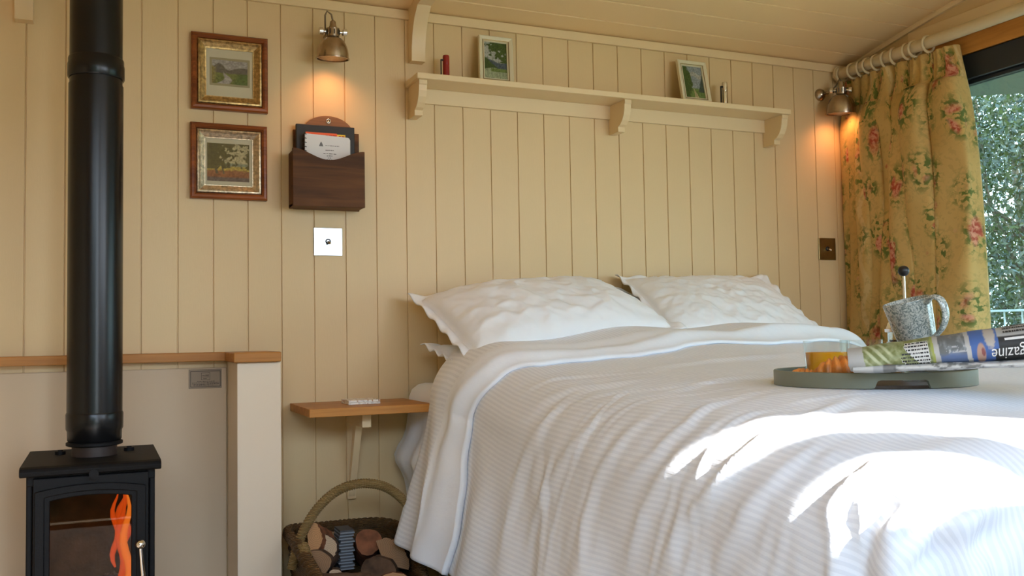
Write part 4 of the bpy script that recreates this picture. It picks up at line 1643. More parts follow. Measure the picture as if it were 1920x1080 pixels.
def floral(name):
    """gold cloth with printed rose bunches, leaves and tone-on-tone ribbons, laid out in cloth coordinates"""
    m = bpy.data.materials.new(name)
    m.use_nodes = True
    nt = m.node_tree
    N, L = nt.nodes.new, nt.links.new
    b = nt.nodes['Principled BSDF']
    uv = N('ShaderNodeUVMap').outputs[0]

    def math_(op, a, c=None, d=None, clamp=False):
        n = N('ShaderNodeMath')
        n.operation = op
        n.use_clamp = clamp
        for i, x in enumerate((a, c, d)):
            if x is None:
                continue
            if isinstance(x, (int, float)):
                n.inputs[i].default_value = x
            else:
                L(x, n.inputs[i])
        return n.outputs[0]

    def noise(sc, det=3, vec=uv, w=None):
        n = N('ShaderNodeTexNoise')
        n.inputs['Scale'].default_value = sc
        n.inputs['Detail'].default_value = det
        L(vec, n.inputs['Vector'])
        return n

    def vor(sc, vec=uv, feat='F1', rnd=1.0):
        n = N('ShaderNodeTexVoronoi')
        n.inputs['Scale'].default_value = sc
        n.inputs['Randomness'].default_value = rnd
        n.feature = feat
        L(vec, n.inputs['Vector'])
        return n

    def mix(f, a, c):
        n = N('ShaderNodeMix')
        n.data_type = 'RGBA'
        L(f, n.inputs['Factor'])
        for s, x in (('A', a), ('B', c)):
            if isinstance(x, tuple):
                n.inputs[s].default_value = (*x, 1)
            else:
                L(x, n.inputs[s])
        return n.outputs['Result']

    def mapr(v, a, c, d=0.0, e=1.0):
        n = N('ShaderNodeMapRange')
        n.inputs['From Min'].default_value = a
        n.inputs['From Max'].default_value = c
        n.inputs['To Min'].default_value = d
        n.inputs['To Max'].default_value = e
        L(v, n.inputs['Value'])
        return n.outputs[0]

    def warp(amount, sc):
        nz = noise(sc, 4)
        vm = N('ShaderNodeVectorMath')
        vm.operation = 'MULTIPLY_ADD'
        L(nz.outputs['Color'], vm.inputs[0])
        vm.inputs[1].default_value = (amount,) * 3
        L(uv, vm.inputs[2])
        return vm.outputs[0]
    sp = N('ShaderNodeSeparateXYZ')
    L(uv, sp.inputs[0])
    U, V = sp.outputs['X'], sp.outputs['Y']
    c = mix(mapr(noise(3).outputs['Fac'], .35, .65), (.66, .425, .135), (.75, .525, .20))
    # ribbons: wavy pale vertical bands
    wv = math_('SINE', math_('MULTIPLY', V, 34.0))
    pos = math_('FRACT', math_('ADD', math_('MULTIPLY', U, 3.6), math_('MULTIPLY', wv, .055)))
    rib_ = mapr(math_('ABSOLUTE', math_('SUBTRACT', pos, .5)), .035, .06, .5, 0)
    c = mix(rib_, c, (.84, .67, .35))
    # tone-on-tone damask
    dm = vor(26, warp(.03, 14), 'DISTANCE_TO_EDGE')
    c = mix(mapr(noise(60, 3, warp(.05, 12)).outputs['Fac'], .54, .60, 0, .35), c, (.50, .33, .11))
    # bunches
    mp = N('ShaderNodeMapping')
    mp.inputs['Scale'].default_value = (1.25, .82, 1)
    L(warp(.10, 5), mp.inputs[0])
    bunch = vor(6.2, mp.outputs[0], rnd=.7)
    inb = bunch.outputs['Distance']
    leafy = noise(46, 3, warp(.03, 20)).outputs['Fac']
    ring = mapr(inb, .34, .50, 1, 0)
    twig = vor(30, warp(.06, 9), 'DISTANCE_TO_EDGE').outputs['Distance']
    lf = math_('MULTIPLY', ring, mapr(leafy, .50, .56))
    tw = math_('MULTIPLY', mapr(inb, .42, .58, 1, 0), mapr(twig, .04, .07, 1, 0))
    c = mix(math_('MULTIPLY', tw, .22), c, (.20, .22, .05))
    c = mix(math_('MULTIPLY', lf, .95), c, mix(noise(9, 1).outputs['Fac'], (.06, .13, .025), (.22, .25, .05)))
    ros = vor(11, warp(.03, 16), rnd=.9)
    petal = noise(70, 2, warp(.02, 40)).outputs['Fac']
    rosemask = math_('MULTIPLY', mapr(inb, .24, .34, 1, 0), mapr(ros.outputs['Distance'], .44, .54, 1, 0))
    rcol = mix(mapr(petal, .42, .58), (.52, .07, .045), (.80, .36, .24))
    c = mix(math_('MULTIPLY', rosemask, .92), c, rcol)
    # single small buds scattered between
    bud = vor(9, warp(.02, 12))
    bm = mapr(bud.outputs['Distance'], .10, .15, .8, 0)
    c = mix(bm, c, mix(mapr(petal, .45, .55), (.50, .10, .06), (.75, .45, .25)))
    L(c, b.inputs['Base Color'])
    b.inputs['Roughness'].default_value = .72
    b.inputs['Specular IOR Level'].default_value = .25
    b.inputs['Sheen Weight'].default_value = .1
    wv2 = noise(900, 1)
    bp = N('ShaderNodeBump')
    bp.inputs['Strength'].default_value = .15
    bp.inputs['Distance'].default_value = .001
    L(wv2.outputs['Fac'], bp.inputs['Height'])
    L(bp.outputs[0], b.inputs['Normal'])
    tl = N('ShaderNodeBsdfTranslucent')
    L(c, tl.inputs[0])
    mx = N('ShaderNodeMixShader')
    mx.inputs[0].default_value = .22
    L(b.outputs[0], mx.inputs[1])
    L(tl.outputs[0], mx.inputs[2])
    L(mx.outputs[0], nt.nodes['Material Output'].inputs[0])
    return m


M_floral = floral('floral_curtain_cloth')
cu = thing('curtain', 'gold floral curtain with rose bunches, drawn back beside the gable window', 'curtain', (2.62, 2.5, .5))
grooves = [2.785, 2.735, 2.690, 2.640, 2.580, 2.520, 2.455, 2.352, 2.255]
amps = [.036, .050, .062, .070, .076, .076, .095, .080]
nzr = 110
zs_ = np.linspace(H + .952, .30, nzr)
per_ = 26
P, UVc = [], []
for r_i, z in enumerate(zs_):
    dn = (H + .952) - z
    row = []
    open_ = float(np.clip((dn - .02) / .20, 0, 1))
    open_ = open_ * open_ * (3 - 2 * open_)
    lean = .010 * math.sin(dn * 3.2)
    for k in range(len(amps)):
        g0, g1 = grooves[k], grooves[k + 1]
        # lower down the folds drift towards the window side and the leading edge swings out
        sh0 = -.040 * dn * (k / 8) ** 1.3 + (-.018 * math.sin(min(1, dn / .5) * PI / 2) * (k == 8))
        sh1 = -.040 * dn * ((k + 1) / 8) ** 1.3
        if k + 1 == 8:
            sh1 -= .030 * math.sin(min(1, dn / .45) * PI / 2)
        y0, y1 = g0 + sh0, g1 + sh1
        for j in range(per_):
            t = j / per_
            ph = t * 2 - 1
            a_ = amps[k] * (.45 + .55 * open_) * (1 + .18 * math.sin(dn * 6 + k * 2.1))
            bulge = math.sqrt(max(0, 1 - abs(ph) ** 2.3))
            wig = .004 * math.sin(t * PI * 3 + dn * 9 + k) * open_
            if dn < .10 and k in (6, 7):
                bulge = .6 * bulge + .10 * math.cos(t * PI * 6)
            x = 2.655 - a_ * bulge - wig
            yv_ = y0 + (y1 - y0) * t + .030 * open_ * math.sin(PI * t * 2) * (1 if k % 2 else .7)
            row.append((x + lean, yv_, z))
    # hem folded back at the leading edge
    ye = row[-1][1]
    row += [(2.652 + lean, ye - .006, z), (2.664 + lean, ye - .002, z), (2.668 + lean, ye + .03, z)]
    P.append(row)
P = np.array(P)
du_ = np.hypot(np.diff(P[:, :, 0], axis=1), np.diff(P[:, :, 1], axis=1))
Uc = np.concatenate([np.zeros((nzr, 1)), np.cumsum(du_, 1)], 1)
Uc = np.repeat(Uc[40:41], nzr, 0)
Vc = np.repeat(zs_[:, None], P.shape[1], 1)
b = MB().grid(P)
b.uv = np.stack([Uc, Vc], -1).reshape(-1, 2)
cp = b.build('curtain_cloth', M_floral, cu, smooth=True, fixn=False)
md = cp.modifiers.new('thickness', 'SOLIDIFY')
md.thickness = .0015
# gathered heading band
b = MB()
hb = P[:9].copy()
hb[..., 0] -= .0035
b.grid(hb)
b.uv = np.stack([Uc[:9] + .37, Vc[:9] + .21], -1).reshape(-1, 2)
b.build('heading_band', M_floral, cu, smooth=True, fixn=False)
RG = 'cream curtain rings on the pole'
ry = [2.765, 2.705, 2.668, 2.628, 2.585, 2.543, 2.502, 2.440, 2.410, 2.352]
names = ['farthest', 'second', 'third', 'fourth', 'fifth', 'sixth', 'seventh', 'eighth', 'ninth', 'nearest']
rp = None
for k, y in enumerate(ry):
    lab = {0: 'cream curtain ring nearest the back wall', 9: 'cream curtain ring nearest the window, at the leading edge of the curtain'}.get(k, '%s cream curtain ring along the pole, counted from the back wall' % names[k])
    if rp is None:
        rp = thing('curtain_ring', lab, 'curtain ring', (PXc, y, PZc), RG)
        ra = MB().torus((PXc, y, PZc - .0055), .0275, .0048, (0, 1, 0), 30, 10).build('ring', M_pole, rp, smooth=True)
        rb = MB().cyl((PXc, y, PZc - .037), (PXc, y, PZc - .030), .003).torus((PXc, y, PZc - .040), .004, .0012, (1, 0, 0), 14, 6).build('eyelet', M_brass, rp, smooth=True)
    else:
        c_ = rp.copy()
        COL.objects.link(c_)
        c_.location = (PXc, y, PZc)
        c_.rotation_euler = (0, 0, random.Random(k).uniform(-.25, .25))
        c_['label'] = lab
        for ch in (ra, rb):
            d_ = ch.copy()
            COL.objects.link(d_)
            d_.parent = c_

# ------------------------------------------------------------------ log basket
def wicker(name, c0, c1, sc=90):
    m = mat(name, c0, .6, spec=.3)
    nt = m.node_tree
    t = nt.nodes.new('ShaderNodeTexCoord')
    w_ = nt.nodes.new('ShaderNodeTexWave')
    w_.inputs['Scale'].default_value = sc
    w_.inputs['Distortion'].default_value = 3
    w_.inputs['Detail'].default_value = 2
    w_.bands_direction = 'Z'
    w2 = nt.nodes.new('ShaderNodeTexNoise')
    w2.inputs['Scale'].default_value = 35
    cr = nt.nodes.new('ShaderNodeValToRGB')
    cr.color_ramp.elements[0].color = (*c0, 1)
    cr.color_ramp.elements[1].color = (*c1, 1)
    ad = nt.nodes.new('ShaderNodeMath')
    ad.operation = 'MULTIPLY'
    nt.links.new(t.outputs['Object'], w_.inputs[0])
    nt.links.new(t.outputs['Object'], w2.inputs[0])
    nt.links.new(w_.outputs['Fac'], ad.inputs[0])
    nt.links.new(w2.outputs['Fac'], ad.inputs[1])
    nt.links.new(ad.outputs[0], cr.inputs[0])
    nt.links.new(cr.outputs[0], nt.nodes['Principled BSDF'].inputs['Base Color'])
    bp = nt.nodes.new('ShaderNodeBump')
    bp.inputs['Distance'].default_value = .003
    bp.inputs['Strength'].default_value = .8
    nt.links.new(w_.outputs['Fac'], bp.inputs['Height'])
    nt.links.new(bp.outputs[0], nt.nodes['Principled BSDF'].inputs['Normal'])
    return m


M_wick = wicker('dark_willow', (0.07, 0.035, 0.012), (0.26, 0.15, 0.06))
M_wick2 = wicker('pale_willow_wrap', (0.20, 0.12, 0.04), (0.55, 0.40, 0.18))
bk = thing('log_basket', 'brown wicker basket with a hooped handle, full of firewood, under the bedside shelf', 'basket', (.69, 2.53, 0))
bx0, bx1, by0, by1 = .470, .800, 2.03, 2.755
bc = ((bx0 + bx1) / 2, (by0 + by1) / 2)


def rr_pt(t, sx, sy, z, p=5.0):
    c_, s_ = math.cos(t), math.sin(t)
    r_ = (abs(c_) ** p + abs(s_) ** p) ** (-1 / p)
    y_ = bc[1] + sy * r_ * s_
    k_ = min(1, max(0, (2.52 - y_) / .30))
    z -= (.13 if c_ > .2 else .03) * k_ * max(0, z) / .34
    nar = 1 - (.40 * min(1, max(0, (2.56 - y_) / .40)) if c_ > 0 else 0)
    return (bc[0] + sx * r_ * c_ * nar, y_, z)


hx, hy = (bx1 - bx0) / 2, (by1 - by0) / 2
P = []
nw, nzz = 168, 34
for i in range(nw):
    t = 2 * PI * i / nw
    row = []
    for j in range(nzz):
        q_ = j / (nzz - 1)
        z = .015 + (H - .560 - .015) * q_
        k_ = .86 + .14 * q_
        off = 1 + .012 * (1 if (i // 3 + j) % 2 else -1)
        row.append(rr_pt(t, hx * k_ * off, hy * k_ * off, z))
    P.append(row)
wo = MB().grid(np.array(P), closed_u=True).build('woven_side', M_wick, bk, smooth=True, fixn=False)
mdd = wo.modifiers.new('thickness', 'SOLIDIFY')
mdd.thickness = .010
MB().prism([rr_pt(2 * PI * i / 60, hx * .86, hy * .86, 0)[:2] for i in range(60)], 'z', .005, .02).build('base', M_wick, bk)
# twisted rim: two strands winding around each other
m = MB()
for ph in (0, PI * 2 / 3, PI * 4 / 3):
    pts = []
    for i in range(260):
        t = 2 * PI * i / 260
        c0_ = Vector(rr_pt(t, hx, hy, H - .552 + .018 * math.exp(-((math.cos(t) + 1) / .35) ** 2)))
        od = Vector((c0_.x - bc[0], c0_.y - bc[1], 0)).normalized()
        w_ = 26 * t + ph
        pts.append(c0_ + od * .009 * math.cos(w_) + Vector((0, 0, .009 * math.sin(w_))))
    m.tube(pts, .0095, 8, closed=True)
m.build('twisted_rim', M_wick, bk, smooth=True)
hp = [(.458, 2.50, H - .600), (.470, 2.50, H - .555), (.492, 2.50, H - .500), (.530, 2.50, H - .446), (.580, 2.50, H - .408), (.640, 2.50, H - .394), (.700, 2.50, H - .404), (.745, 2.50, H - .432), (.776, 2.50, H - .468), (.797, 2.50, H - .515), (.802, 2.50, H - .590)]
# smooth the hoop
def catmull(pts, n=8):
    pts = [Vector(p) for p in pts]
    out = []
    for i in range(len(pts) - 1):
        p0, p1, p2, p3 = pts[max(0, i - 1)], pts[i], pts[i + 1], pts[min(len(pts) - 1, i + 2)]
        for k in range(n):
            t = k / n
            out.append(.5 * ((2 * p1) + (-p0 + p2) * t + (2 * p0 - 5 * p1 + 4 * p2 - p3) * t * t + (-p0 + 3 * p1 - 3 * p2 + p3) * t ** 3))
    out.append(pts[-1])
    return out


hc = catmull(hp, 30)
hnd = MB().tube(hc, .0125, 14, rfun=lambda q: .0125 + .0012 * math.sin(q * 560)).build('handle', M_wick2, bk, smooth=True, label='hooped handle wound with paler willow')
m = MB()
for s_ in range(3):
    pts = [Vector((.470 + .018 * q + .006 * math.sin(14 * q + s_ * 2.1), 2.425 - .075 * q + .006 * math.cos(14 * q + s_ * 2.1), H - .520 - .085 * q)) + Vector((0, -.012, 0)) for q in np.linspace(0, 1, 40)]
    m.tube(pts, .0085, 8)
m.build('plaited_wrap', M_wick2, bk, smooth=True, label='pale plaited wrap on the near rim')

# firewood
M_barkd = mat('dark_bark', (0.10, 0.055, 0.03), .9, bump=(70, 1.0), var=(30, .5))
M_barkr = mat('reddish_bark', (0.22, 0.08, 0.035), .85, bump=(60, .9), var=(26, .5))


def endgrain(name, c):
    m = mat(name, c, .8, spec=.2)
    nt = m.node_tree
    t = nt.nodes.new('ShaderNodeTexCoord')
    w_ = nt.nodes.new('ShaderNodeTexWave')
    w_.wave_type = 'RINGS'
    w_.rings_direction = 'Y'
    w_.inputs['Scale'].default_value = 75
    w_.inputs['Distortion'].default_value = 2.5
    cr = nt.nodes.new('ShaderNodeValToRGB')
    cr.color_ramp.elements[0].color = (*[x * .8 for x in c], 1)
    cr.color_ramp.elements[1].color = (*[min(1, x * 1.08) for x in c], 1)
    nt.links.new(t.outputs['Object'], w_.inputs[0])
    nt.links.new(w_.outputs['Fac'], cr.inputs[0])
    nt.links.new(cr.outputs[0], nt.nodes['Principled BSDF'].inputs['Base Color'])
    return m


M_endp = endgrain('pale_cut_wood', (0.55, 0.40, 0.26))
M_endo = endgrain('orange_cut_wood', (0.52, 0.28, 0.13))
M_endb = endgrain('brown_cut_wood', (0.33, 0.19, 0.10))
LG = 'split logs in the wicker basket'


def log(label, c, r, a0, a1, L, rot, bark, end, sq=1.0):
    """c: centre of the near cut face; a0..a1: arc kept (degrees) of the round trunk; rot: (tilt x, turn z, roll)"""
    t = thing('firewood_log', label, 'log', c, LG)
    R_ = (Matrix.Rotation(math.radians(rot[1]), 3, 'Z') @ Matrix.Rotation(math.radians(rot[0]), 3, 'X') @ Matrix.Rotation(math.radians(rot[2]), 3, 'Y'))
    rg = random.Random(hash(label) % 1000 if False else len(label) * 7 + int(r * 10000))
    full = (a1 - a0) >= 359
    n = 30
    pts = []
    for i in range(n + (0 if full else 1)):
        an = math.radians(a0 + (a1 - a0) * i / n)
        rr_ = r * (1 + .06 * math.sin(3 * an + rg.random()) + .03 * rg.uniform(-1, 1))
        pts.append((rr_ * math.cos(an), rr_ * math.sin(an) * sq))
    if not full:
        if a1 - a0 < 200:
            k0, k1 = pts[-1], pts[0]
            for q_ in (.25, .5, .75) if a1 - a0 > 140 else ():
                pts.append((k0[0] + (k1[0] - k0[0]) * q_, k0[1] + (k1[1] - k0[1]) * q_ + .002 * rg.uniform(-1, 1)))
            if a1 - a0 <= 140:
                pts.append((0, 0))
    # recentre
    mx_ = sum(p[0] for p in pts) / len(pts)
    mz_ = sum(p[1] for p in pts) / len(pts)
    pts = [(p[0] - mx_, p[1] - mz_) for p in pts]
    C0 = Vector(c)

    def tr(x, y, z):
        return C0 + R_ @ Vector((x, y, z))
    rows = []
    for k in range(9):
        s_ = 1 + (.03 * math.sin(k * 1.7) if 0 < k < 8 else 0)
        rows.append([tuple(tr(p[0] * s_, L * k / 8, p[1] * s_)) for p in pts])
    A = np.array(rows).transpose(1, 0, 2)
    MB().grid(A, closed_u=True).build('bark', bark, t, smooth='auto')
    m_ = MB()
    m_.add([tuple(tr(p[0] * .995, -.0008, p[1] * .995)) for p in pts], [tuple(range(len(pts)))])
    m_.build('cut_end', end, t, fixn=False)
    MB().add([tuple(tr(p[0], L + .0005, p[1])) for p in pts], [tuple(range(len(pts)))]).build('cut_end', end, t, fixn=False)
    return t


Z = H
log('quarter log with an orange cut face, standing under the left foot of the handle', (.520, 2.490, Z - .520), .040, -20, 160, .13, (-20, -30, 60), M_barkr, M_endo)
log('pale half-round log end, palest face in the basket', (.556, 2.500, Z - .562), .040, -90, 95, .16, (-12, -16, 12), M_barkd, M_endp)
log('brown round log end low at the left, behind the plaited wrap', (.512, 2.450, Z - .583), .036, 0, 360, .17, (-8, -20, 0), M_barkd, M_endb)
log('small pale log end wedged below the half-round one', (.555, 2.425, Z - .612), .017, 0, 360, .12, (-10, -12, 0), M_barkd, M_endp)
log('reddish-barked round log at the back in the middle', (.680, 2.565, Z - .565), .036, 0, 360, .14, (-25, -12, 0), M_barkr, M_barkr)
log('tall tan split wedge leaning at the right of the basket', (.742, 2.500, Z - .578), .062, 20, 150, .15, (-18, -25, 35), M_barkd, M_endb, 1.1)
log('dark-barked round log at the front right', (.672, 2.440, Z - .625), .046, 0, 360, .17, (-10, -22, 0), M_barkd, M_barkd)
log('orange cut round log at the bottom edge right of the centre', (.700, 2.380, Z - .655), .046, 0, 360, .20, (-12, -14, 0), M_barkr, M_endo)
log('brown bark log lying across the front of the basket', (.635, 2.395, Z - .640), .036, 0, 360, .12, (4, 82, 0), M_barkd, M_endb)
log('tan log end at the bottom right, just left of the duvet hem', (.735, 2.330, Z - .655), .038, 0, 360, .18, (-12, -14, 0), M_barkr, M_endo)
log('dark brown log behind, below the back rim', (.600, 2.640, Z - .575), .034, 0, 360, .09, (-25, -8, 0), M_barkd, M_endb)
log('brown log deep in the basket under the others at the left', (.560, 2.400, Z - .690), .045, 0, 360, .20, (0, -10, 0), M_barkd, M_endb)
log('brown log deep in the basket under the others at the right', (.730, 2.440, Z - .735), .060, 0, 360, .22, (0, 8, 0), M_barkd, M_endb)
fpp = thing('folded_paper', 'stack of folded paper with pale blue edges between the logs', 'paper', (.625, 2.60, Z - .64))
M_pblue = mat('pale_blue_paper', (0.27, 0.30, 0.34), .7)
M_pdark = mat('grey_print_paper', (0.085, 0.085, 0.09), .7)
m, m2 = MB(), MB()
for k in range(13):
    z = Z - .640 + k * .0082
    xo = .003 * math.sin(k * 2.3)
    m.box((.605 + xo, 2.585 + .002 * (k % 3), z), (.645 + xo, 2.66, z + .0035))
    m2.box((.606 + xo, 2.590, z + .0035), (.644 + xo, 2.66, z + .0082))
m.build('pale_sheets', M_pblue, fpp, bevel=.0006)
m2.build('dark_sheets', M_pdark, fpp)

# ------------------------------------------------------------------ breakfast tray
TX, TY, TR = 1.389, 1.411, .187
TZ0, TZ1 = H - .1085, H - .0800
M_tray = mat('sage_green_lacquer', (0.20, 0.215, 0.165), .42, spec=.4)
M_traybase = wood('shaded_ply', (.045, .028, .018), (.075, .048, .030), 8, 'x', .5)  # base colour darkened to give the handle slot its shade
tr = thing('serving_tray', 'round sage green tray with cut-out handles, lying on the duvet', 'tray', (TX, TY, TZ0))
P = []
nA = 240
a_h = math.atan2(-(1.42), -1.07) # facing side, adjusted below
camdir = math.atan2(-TY, -TX)
for i in range(nA):
    a = 2 * PI * i / nA
    zb = TZ0
    for ac in (camdir + .28, camdir + .28 + PI):
        dd = (a - ac + PI) % (2 * PI) - PI
        w_ = .262
        if abs(dd) < w_:
            e = abs(dd) / w_
            zb = max(zb, TZ0 + .0155 * (1 - max(0, (e - .80) / .20) ** 2) ** .5)
    ro, ri = TR, TR - .006
    row = []
    for r_, z_ in ((ro, zb), (ro, TZ1 - .0015), (ro - .0012, TZ1), (ri + .0012, TZ1), (ri, TZ1 - .0015), (ri, zb), (ro, zb)):
        row.append((TX + r_ * math.cos(a), TY + r_ * math.sin(a), z_))
    P.append(row)
MB().grid(np.array(P), closed_u=True).build('rim', M_tray, tr, smooth='auto', fixn=False)
MB().lathe([(.001, 0), (TR - .006, 0), (TR - .006, .0055), (.001, .0055)], (TX, TY, TZ0), n=96, cap=False).build('base', M_traybase, tr, smooth='auto')
TF = TZ0 + .0057

M_tumbler = pane('tumbler_glass', (0.97, 0.985, 0.985), 0.06)
M_juice = mat('orange_juice', (0.95, 0.42, 0.012), .35, spec=.3, sss=.2)


def tumbler(label, x, y, r, h, fill=0, cat='glass', rb=None, pulp=None):
    rb = rb or r * .88
    t = thing('drinking_glass' if cat == 'glass' else 'glass', label, 'glass', (x, y, TF))
    w_ = .0016
    MB().lathe([(.0005, 0), (rb - .002, 0), (rb, .002), (r, h - .001), (r - w_ / 2, h), (r - w_, h - .001), (rb - w_ - .0005, .008), (rb * .7, .0065), (.0005, .006)], (x, y, TF), n=56, cap=False).build('glass_body', M_tumbler, t, smooth='auto')
    if fill:
        k = (fill - .008) / (h - .008)
        rf = (rb - w_ - .0005) * (1 - k) + (r - w_) * k
        MB().lathe([(.0005, .0069), (rb * .7, .0072), (rb - w_ - .0012, .009), (rf - .0004, fill), (rf - .001, fill + .0006), (.0005, fill)], (x, y, TF), n=48, cap=False).build('juice', M_juice, t, smooth='auto', label='orange juice')
    return t


tumbler('glass tumbler half full of orange juice on the tray, behind the croissants', 1.346, 1.489, .0450, .0785, .055)
tumbler('empty glass tumbler on the tray behind the newspaper, right of the juice', 1.468, 1.520, .0430, .0785)


def croissant(label, c, ang, R, r, arc_, tilt=0):
    m_ = MB()
    n, k = 110, 26
    P = []
    for i in range(n):
        q = i / (n - 1)
        th = (q - .5) * arc_
        cx_ = R * math.sin(th)
        cy_ = R * (1 - math.cos(th))
        rad = r * (math.sin(PI * (q * .94 + .03)) ** .62)
        seg = q * 9
        step = seg - math.floor(seg)
        rad *= .86 + .20 * (1 - abs(2 * step - 1) ** 1.5) if True else 1
        rad = max(rad, .0022)
        row = []
        for j in range(k + 1):
            ph = 2 * PI * j / k
            ex = rad * math.cos(ph) * (1 + .04 * math.sin(5 * ph + q * 30))
            ez = rad * math.sin(ph) * .86
            zc_ = r * .80
            row.append((cx_ + ex * math.sin(th) * -1, cy_ + ex * math.cos(th), max(.0005, zc_ * (.45 + .55 * rad / r) + ez)))
        P.append(row)
    A = np.array(P)
    ca, sa = math.cos(ang), math.sin(ang)
    B = A.copy()
    B[..., 0] = c[0] + A[..., 0] * ca - A[..., 1] * sa
    B[..., 1] = c[1] + A[..., 0] * sa + A[..., 1] * ca
    B[..., 2] = c[2] + A[..., 2]
    m_.grid(B)
    o = m_.build('croissant', M_crois, None, smooth=True)
    return tag(o, label, 'croissant', 'croissants on the tray')


M_crois = mat('golden_brown_crust', (0.62, 0.22, 0.045), .40, spec=.45, bump=(150, .5), var=(34, .55), sss=.05)
croissant('bigger croissant on the tray in front of the orange juice, beside the newspaper', (1.283, 1.380, TF), -.45, .046, .0305, 2.2)
croissant('flatter croissant at the left edge of the tray', (1.240, 1.436, TF), -1.15, .036, .0165, 2.0)

# cafetiere
CX, CY = 1.519, 1.447
cf = thing('cafetiere', 'cafetiere with a chrome dome lid and black plunger knob at the back of the tray', 'coffee maker', (CX, CY, TF))
M_coffee = mat('dark_coffee', (0.012, 0.006, 0.004), .08, spec=.6)
gh = .094
MB().lathe([(.0005, .004), (.034, .004), (.0352, .008), (.0352, gh), (.0340, gh), (.0340, .009), (.0005, .008)], (CX, CY, TF), n=48, cap=False).build('beaker', M_tumbler, cf, smooth='auto')
MB().lathe([(.0005, .010), (.0330, .010), (.0330, .078), (.0005, .078)], (CX, CY, TF), n=40, cap=False).build('coffee', M_coffee, cf, smooth='auto')
m = MB().lathe([(.0362, .060), (.0372, .060), (.0372, .074), (.0362, .074)], (CX, CY, TF), n=48, cap=False)
m.lathe([(.0362, .004), (.0372, .004), (.0372, .016), (.0362, .016)], (CX, CY, TF), n=48, cap=False)
for k in range(4):
    a = k * PI / 2 + .5
    m.tube([(CX + .0368 * math.cos(a), CY + .0368 * math.sin(a), TF), (CX + .0368 * math.cos(a), CY + .0368 * math.sin(a), TF + .066)], .0016, 8)
m.build('chrome_frame', M_steel, cf, smooth='auto')
MB().lathe([(.0365, gh - .001), (.0405, gh), (.0408, gh + .006), (.0385, gh + .007), (.0370, gh + .010), (.0345, gh + .018), (.0270, gh + .026), (.015, gh + .031), (.006, gh + .033), (.005, gh + .037)], (CX, CY, TF), n=48).build('lid', M_steel, cf, smooth='auto')
MB().cyl((CX, CY, TF + .07), (CX, CY, H + .108), .0026).build('plunger_rod', M_steel, cf, smooth='auto')
MB().ball((CX, CY, H + .1165), .0112).build('plunger_knob', M_black, cf, smooth=True)
MB().tube(catmull([(CX + .034, CY - .012, TF + .082), (CX + .062, CY - .020, TF + .084), (CX + .068, CY - .022, TF + .05), (CX + .038, CY - .013, TF + .018)], 8), .005, 10).build('handle', M_black, cf, smooth=True)

# tilted mug resting in a glass tumbler
M_mug = mat('mottled_glaze', (0.42, 0.45, 0.42), .12, spec=.6, coat=.4)
nt = M_mug.node_tree
t_ = nt.nodes.new('ShaderNodeTexCoord')
n1 = nt.nodes.new('ShaderNodeTexNoise')
n1.inputs['Scale'].default_value = 130
n1.inputs['Detail'].default_value = 3
n1.inputs['Distortion'].default_value = 2.2
cr = nt.nodes.new('ShaderNodeValToRGB')
cr.color_ramp.elements[0].position = .42
cr.color_ramp.elements[1].position = .56
cr.color_ramp.elements[0].color = (.17, .21, .20, 1)
cr.color_ramp.elements[1].color = (.50, .53, .49, 1)
nt.links.new(t_.outputs['Object'], n1.inputs[0])
nt.links.new(n1.outputs['Fac'], cr.inputs[0])
nt.links.new(cr.outputs[0], nt.nodes['Principled BSDF'].inputs['Base Color'])
mg = thing('mug', 'grey-green mottled mug tilted in the tumbler, handle to the right', 'mug', (1.436, 1.339, H - .04))
MC = Vector((1.437, 1.339, H - .034))
tilt = Matrix.Rotation(math.radians(-12), 3, Vector((math.cos(-.47), math.sin(-.47), 0)).cross(Vector((0, 0, 1))).normalized())
ax_ = (tilt @ Vector((0, 0, 1))).normalized()
vr = Vector((math.cos(-.41), math.sin(-.41), 0))   # picture-right direction
ax_ = (Vector((0, 0, 1)) - vr * .25 - Vector((math.sin(.41), math.cos(.41), 0)) * .03).normalized()
hM = .088
outp = [(.0005, 0), (.0300, 0), (.0335, .003), (.0350, .012), (.0385, .035), (.0415, .062), (.0442, hM - .002), (.0444, hM), (.0430, hM + .0008), (.0415, hM - .001), (.0390, .062), (.0355, .035), (.031, .008), (.0005, .006)]
MB().lathe(outp, MC, ax_, 64, False).build('mug_body', M_mug, mg, smooth=True)
rt = (vr - ax_ * vr.dot(ax_)).normalized()
side = (rt * .42 + Vector((-.4, -.9, 0)) * .80)
side = (side - ax_ * side.dot(ax_)).normalized()
hpts = [MC + ax_ * .078 + side * .043, MC + ax_ * .088 + side * .058, MC + ax_ * .080 + side * .074, MC + ax_ * .055 + side * .077, MC + ax_ * .030 + side * .064, MC + ax_ * .012 + side * .040, MC + ax_ * .006 + side * .034]
m = MB()
pp = catmull(hpts, 10)
mv = []
bn = ax_.cross(side).normalized()
P = []
for i, p in enumerate(pp):
    a = pp[max(0, i - 1)]
    c_ = pp[min(len(pp) - 1, i + 1)]
    d_ = (c_ - a).normalized()
    no = bn.cross(d_).normalized()
    P.append([tuple(p + bn * .0095 * math.cos(u) + no * .0042 * math.sin(u)) for u in [2 * PI * j / 16 for j in range(17)]])
MB().grid(np.array(P)).build('handle', M_mug, mg, smooth=True)
tumbler('glass tumbler holding the tilted mug, behind the newspaper', 1.4365, 1.334, .0415, .0820, rb=.036)

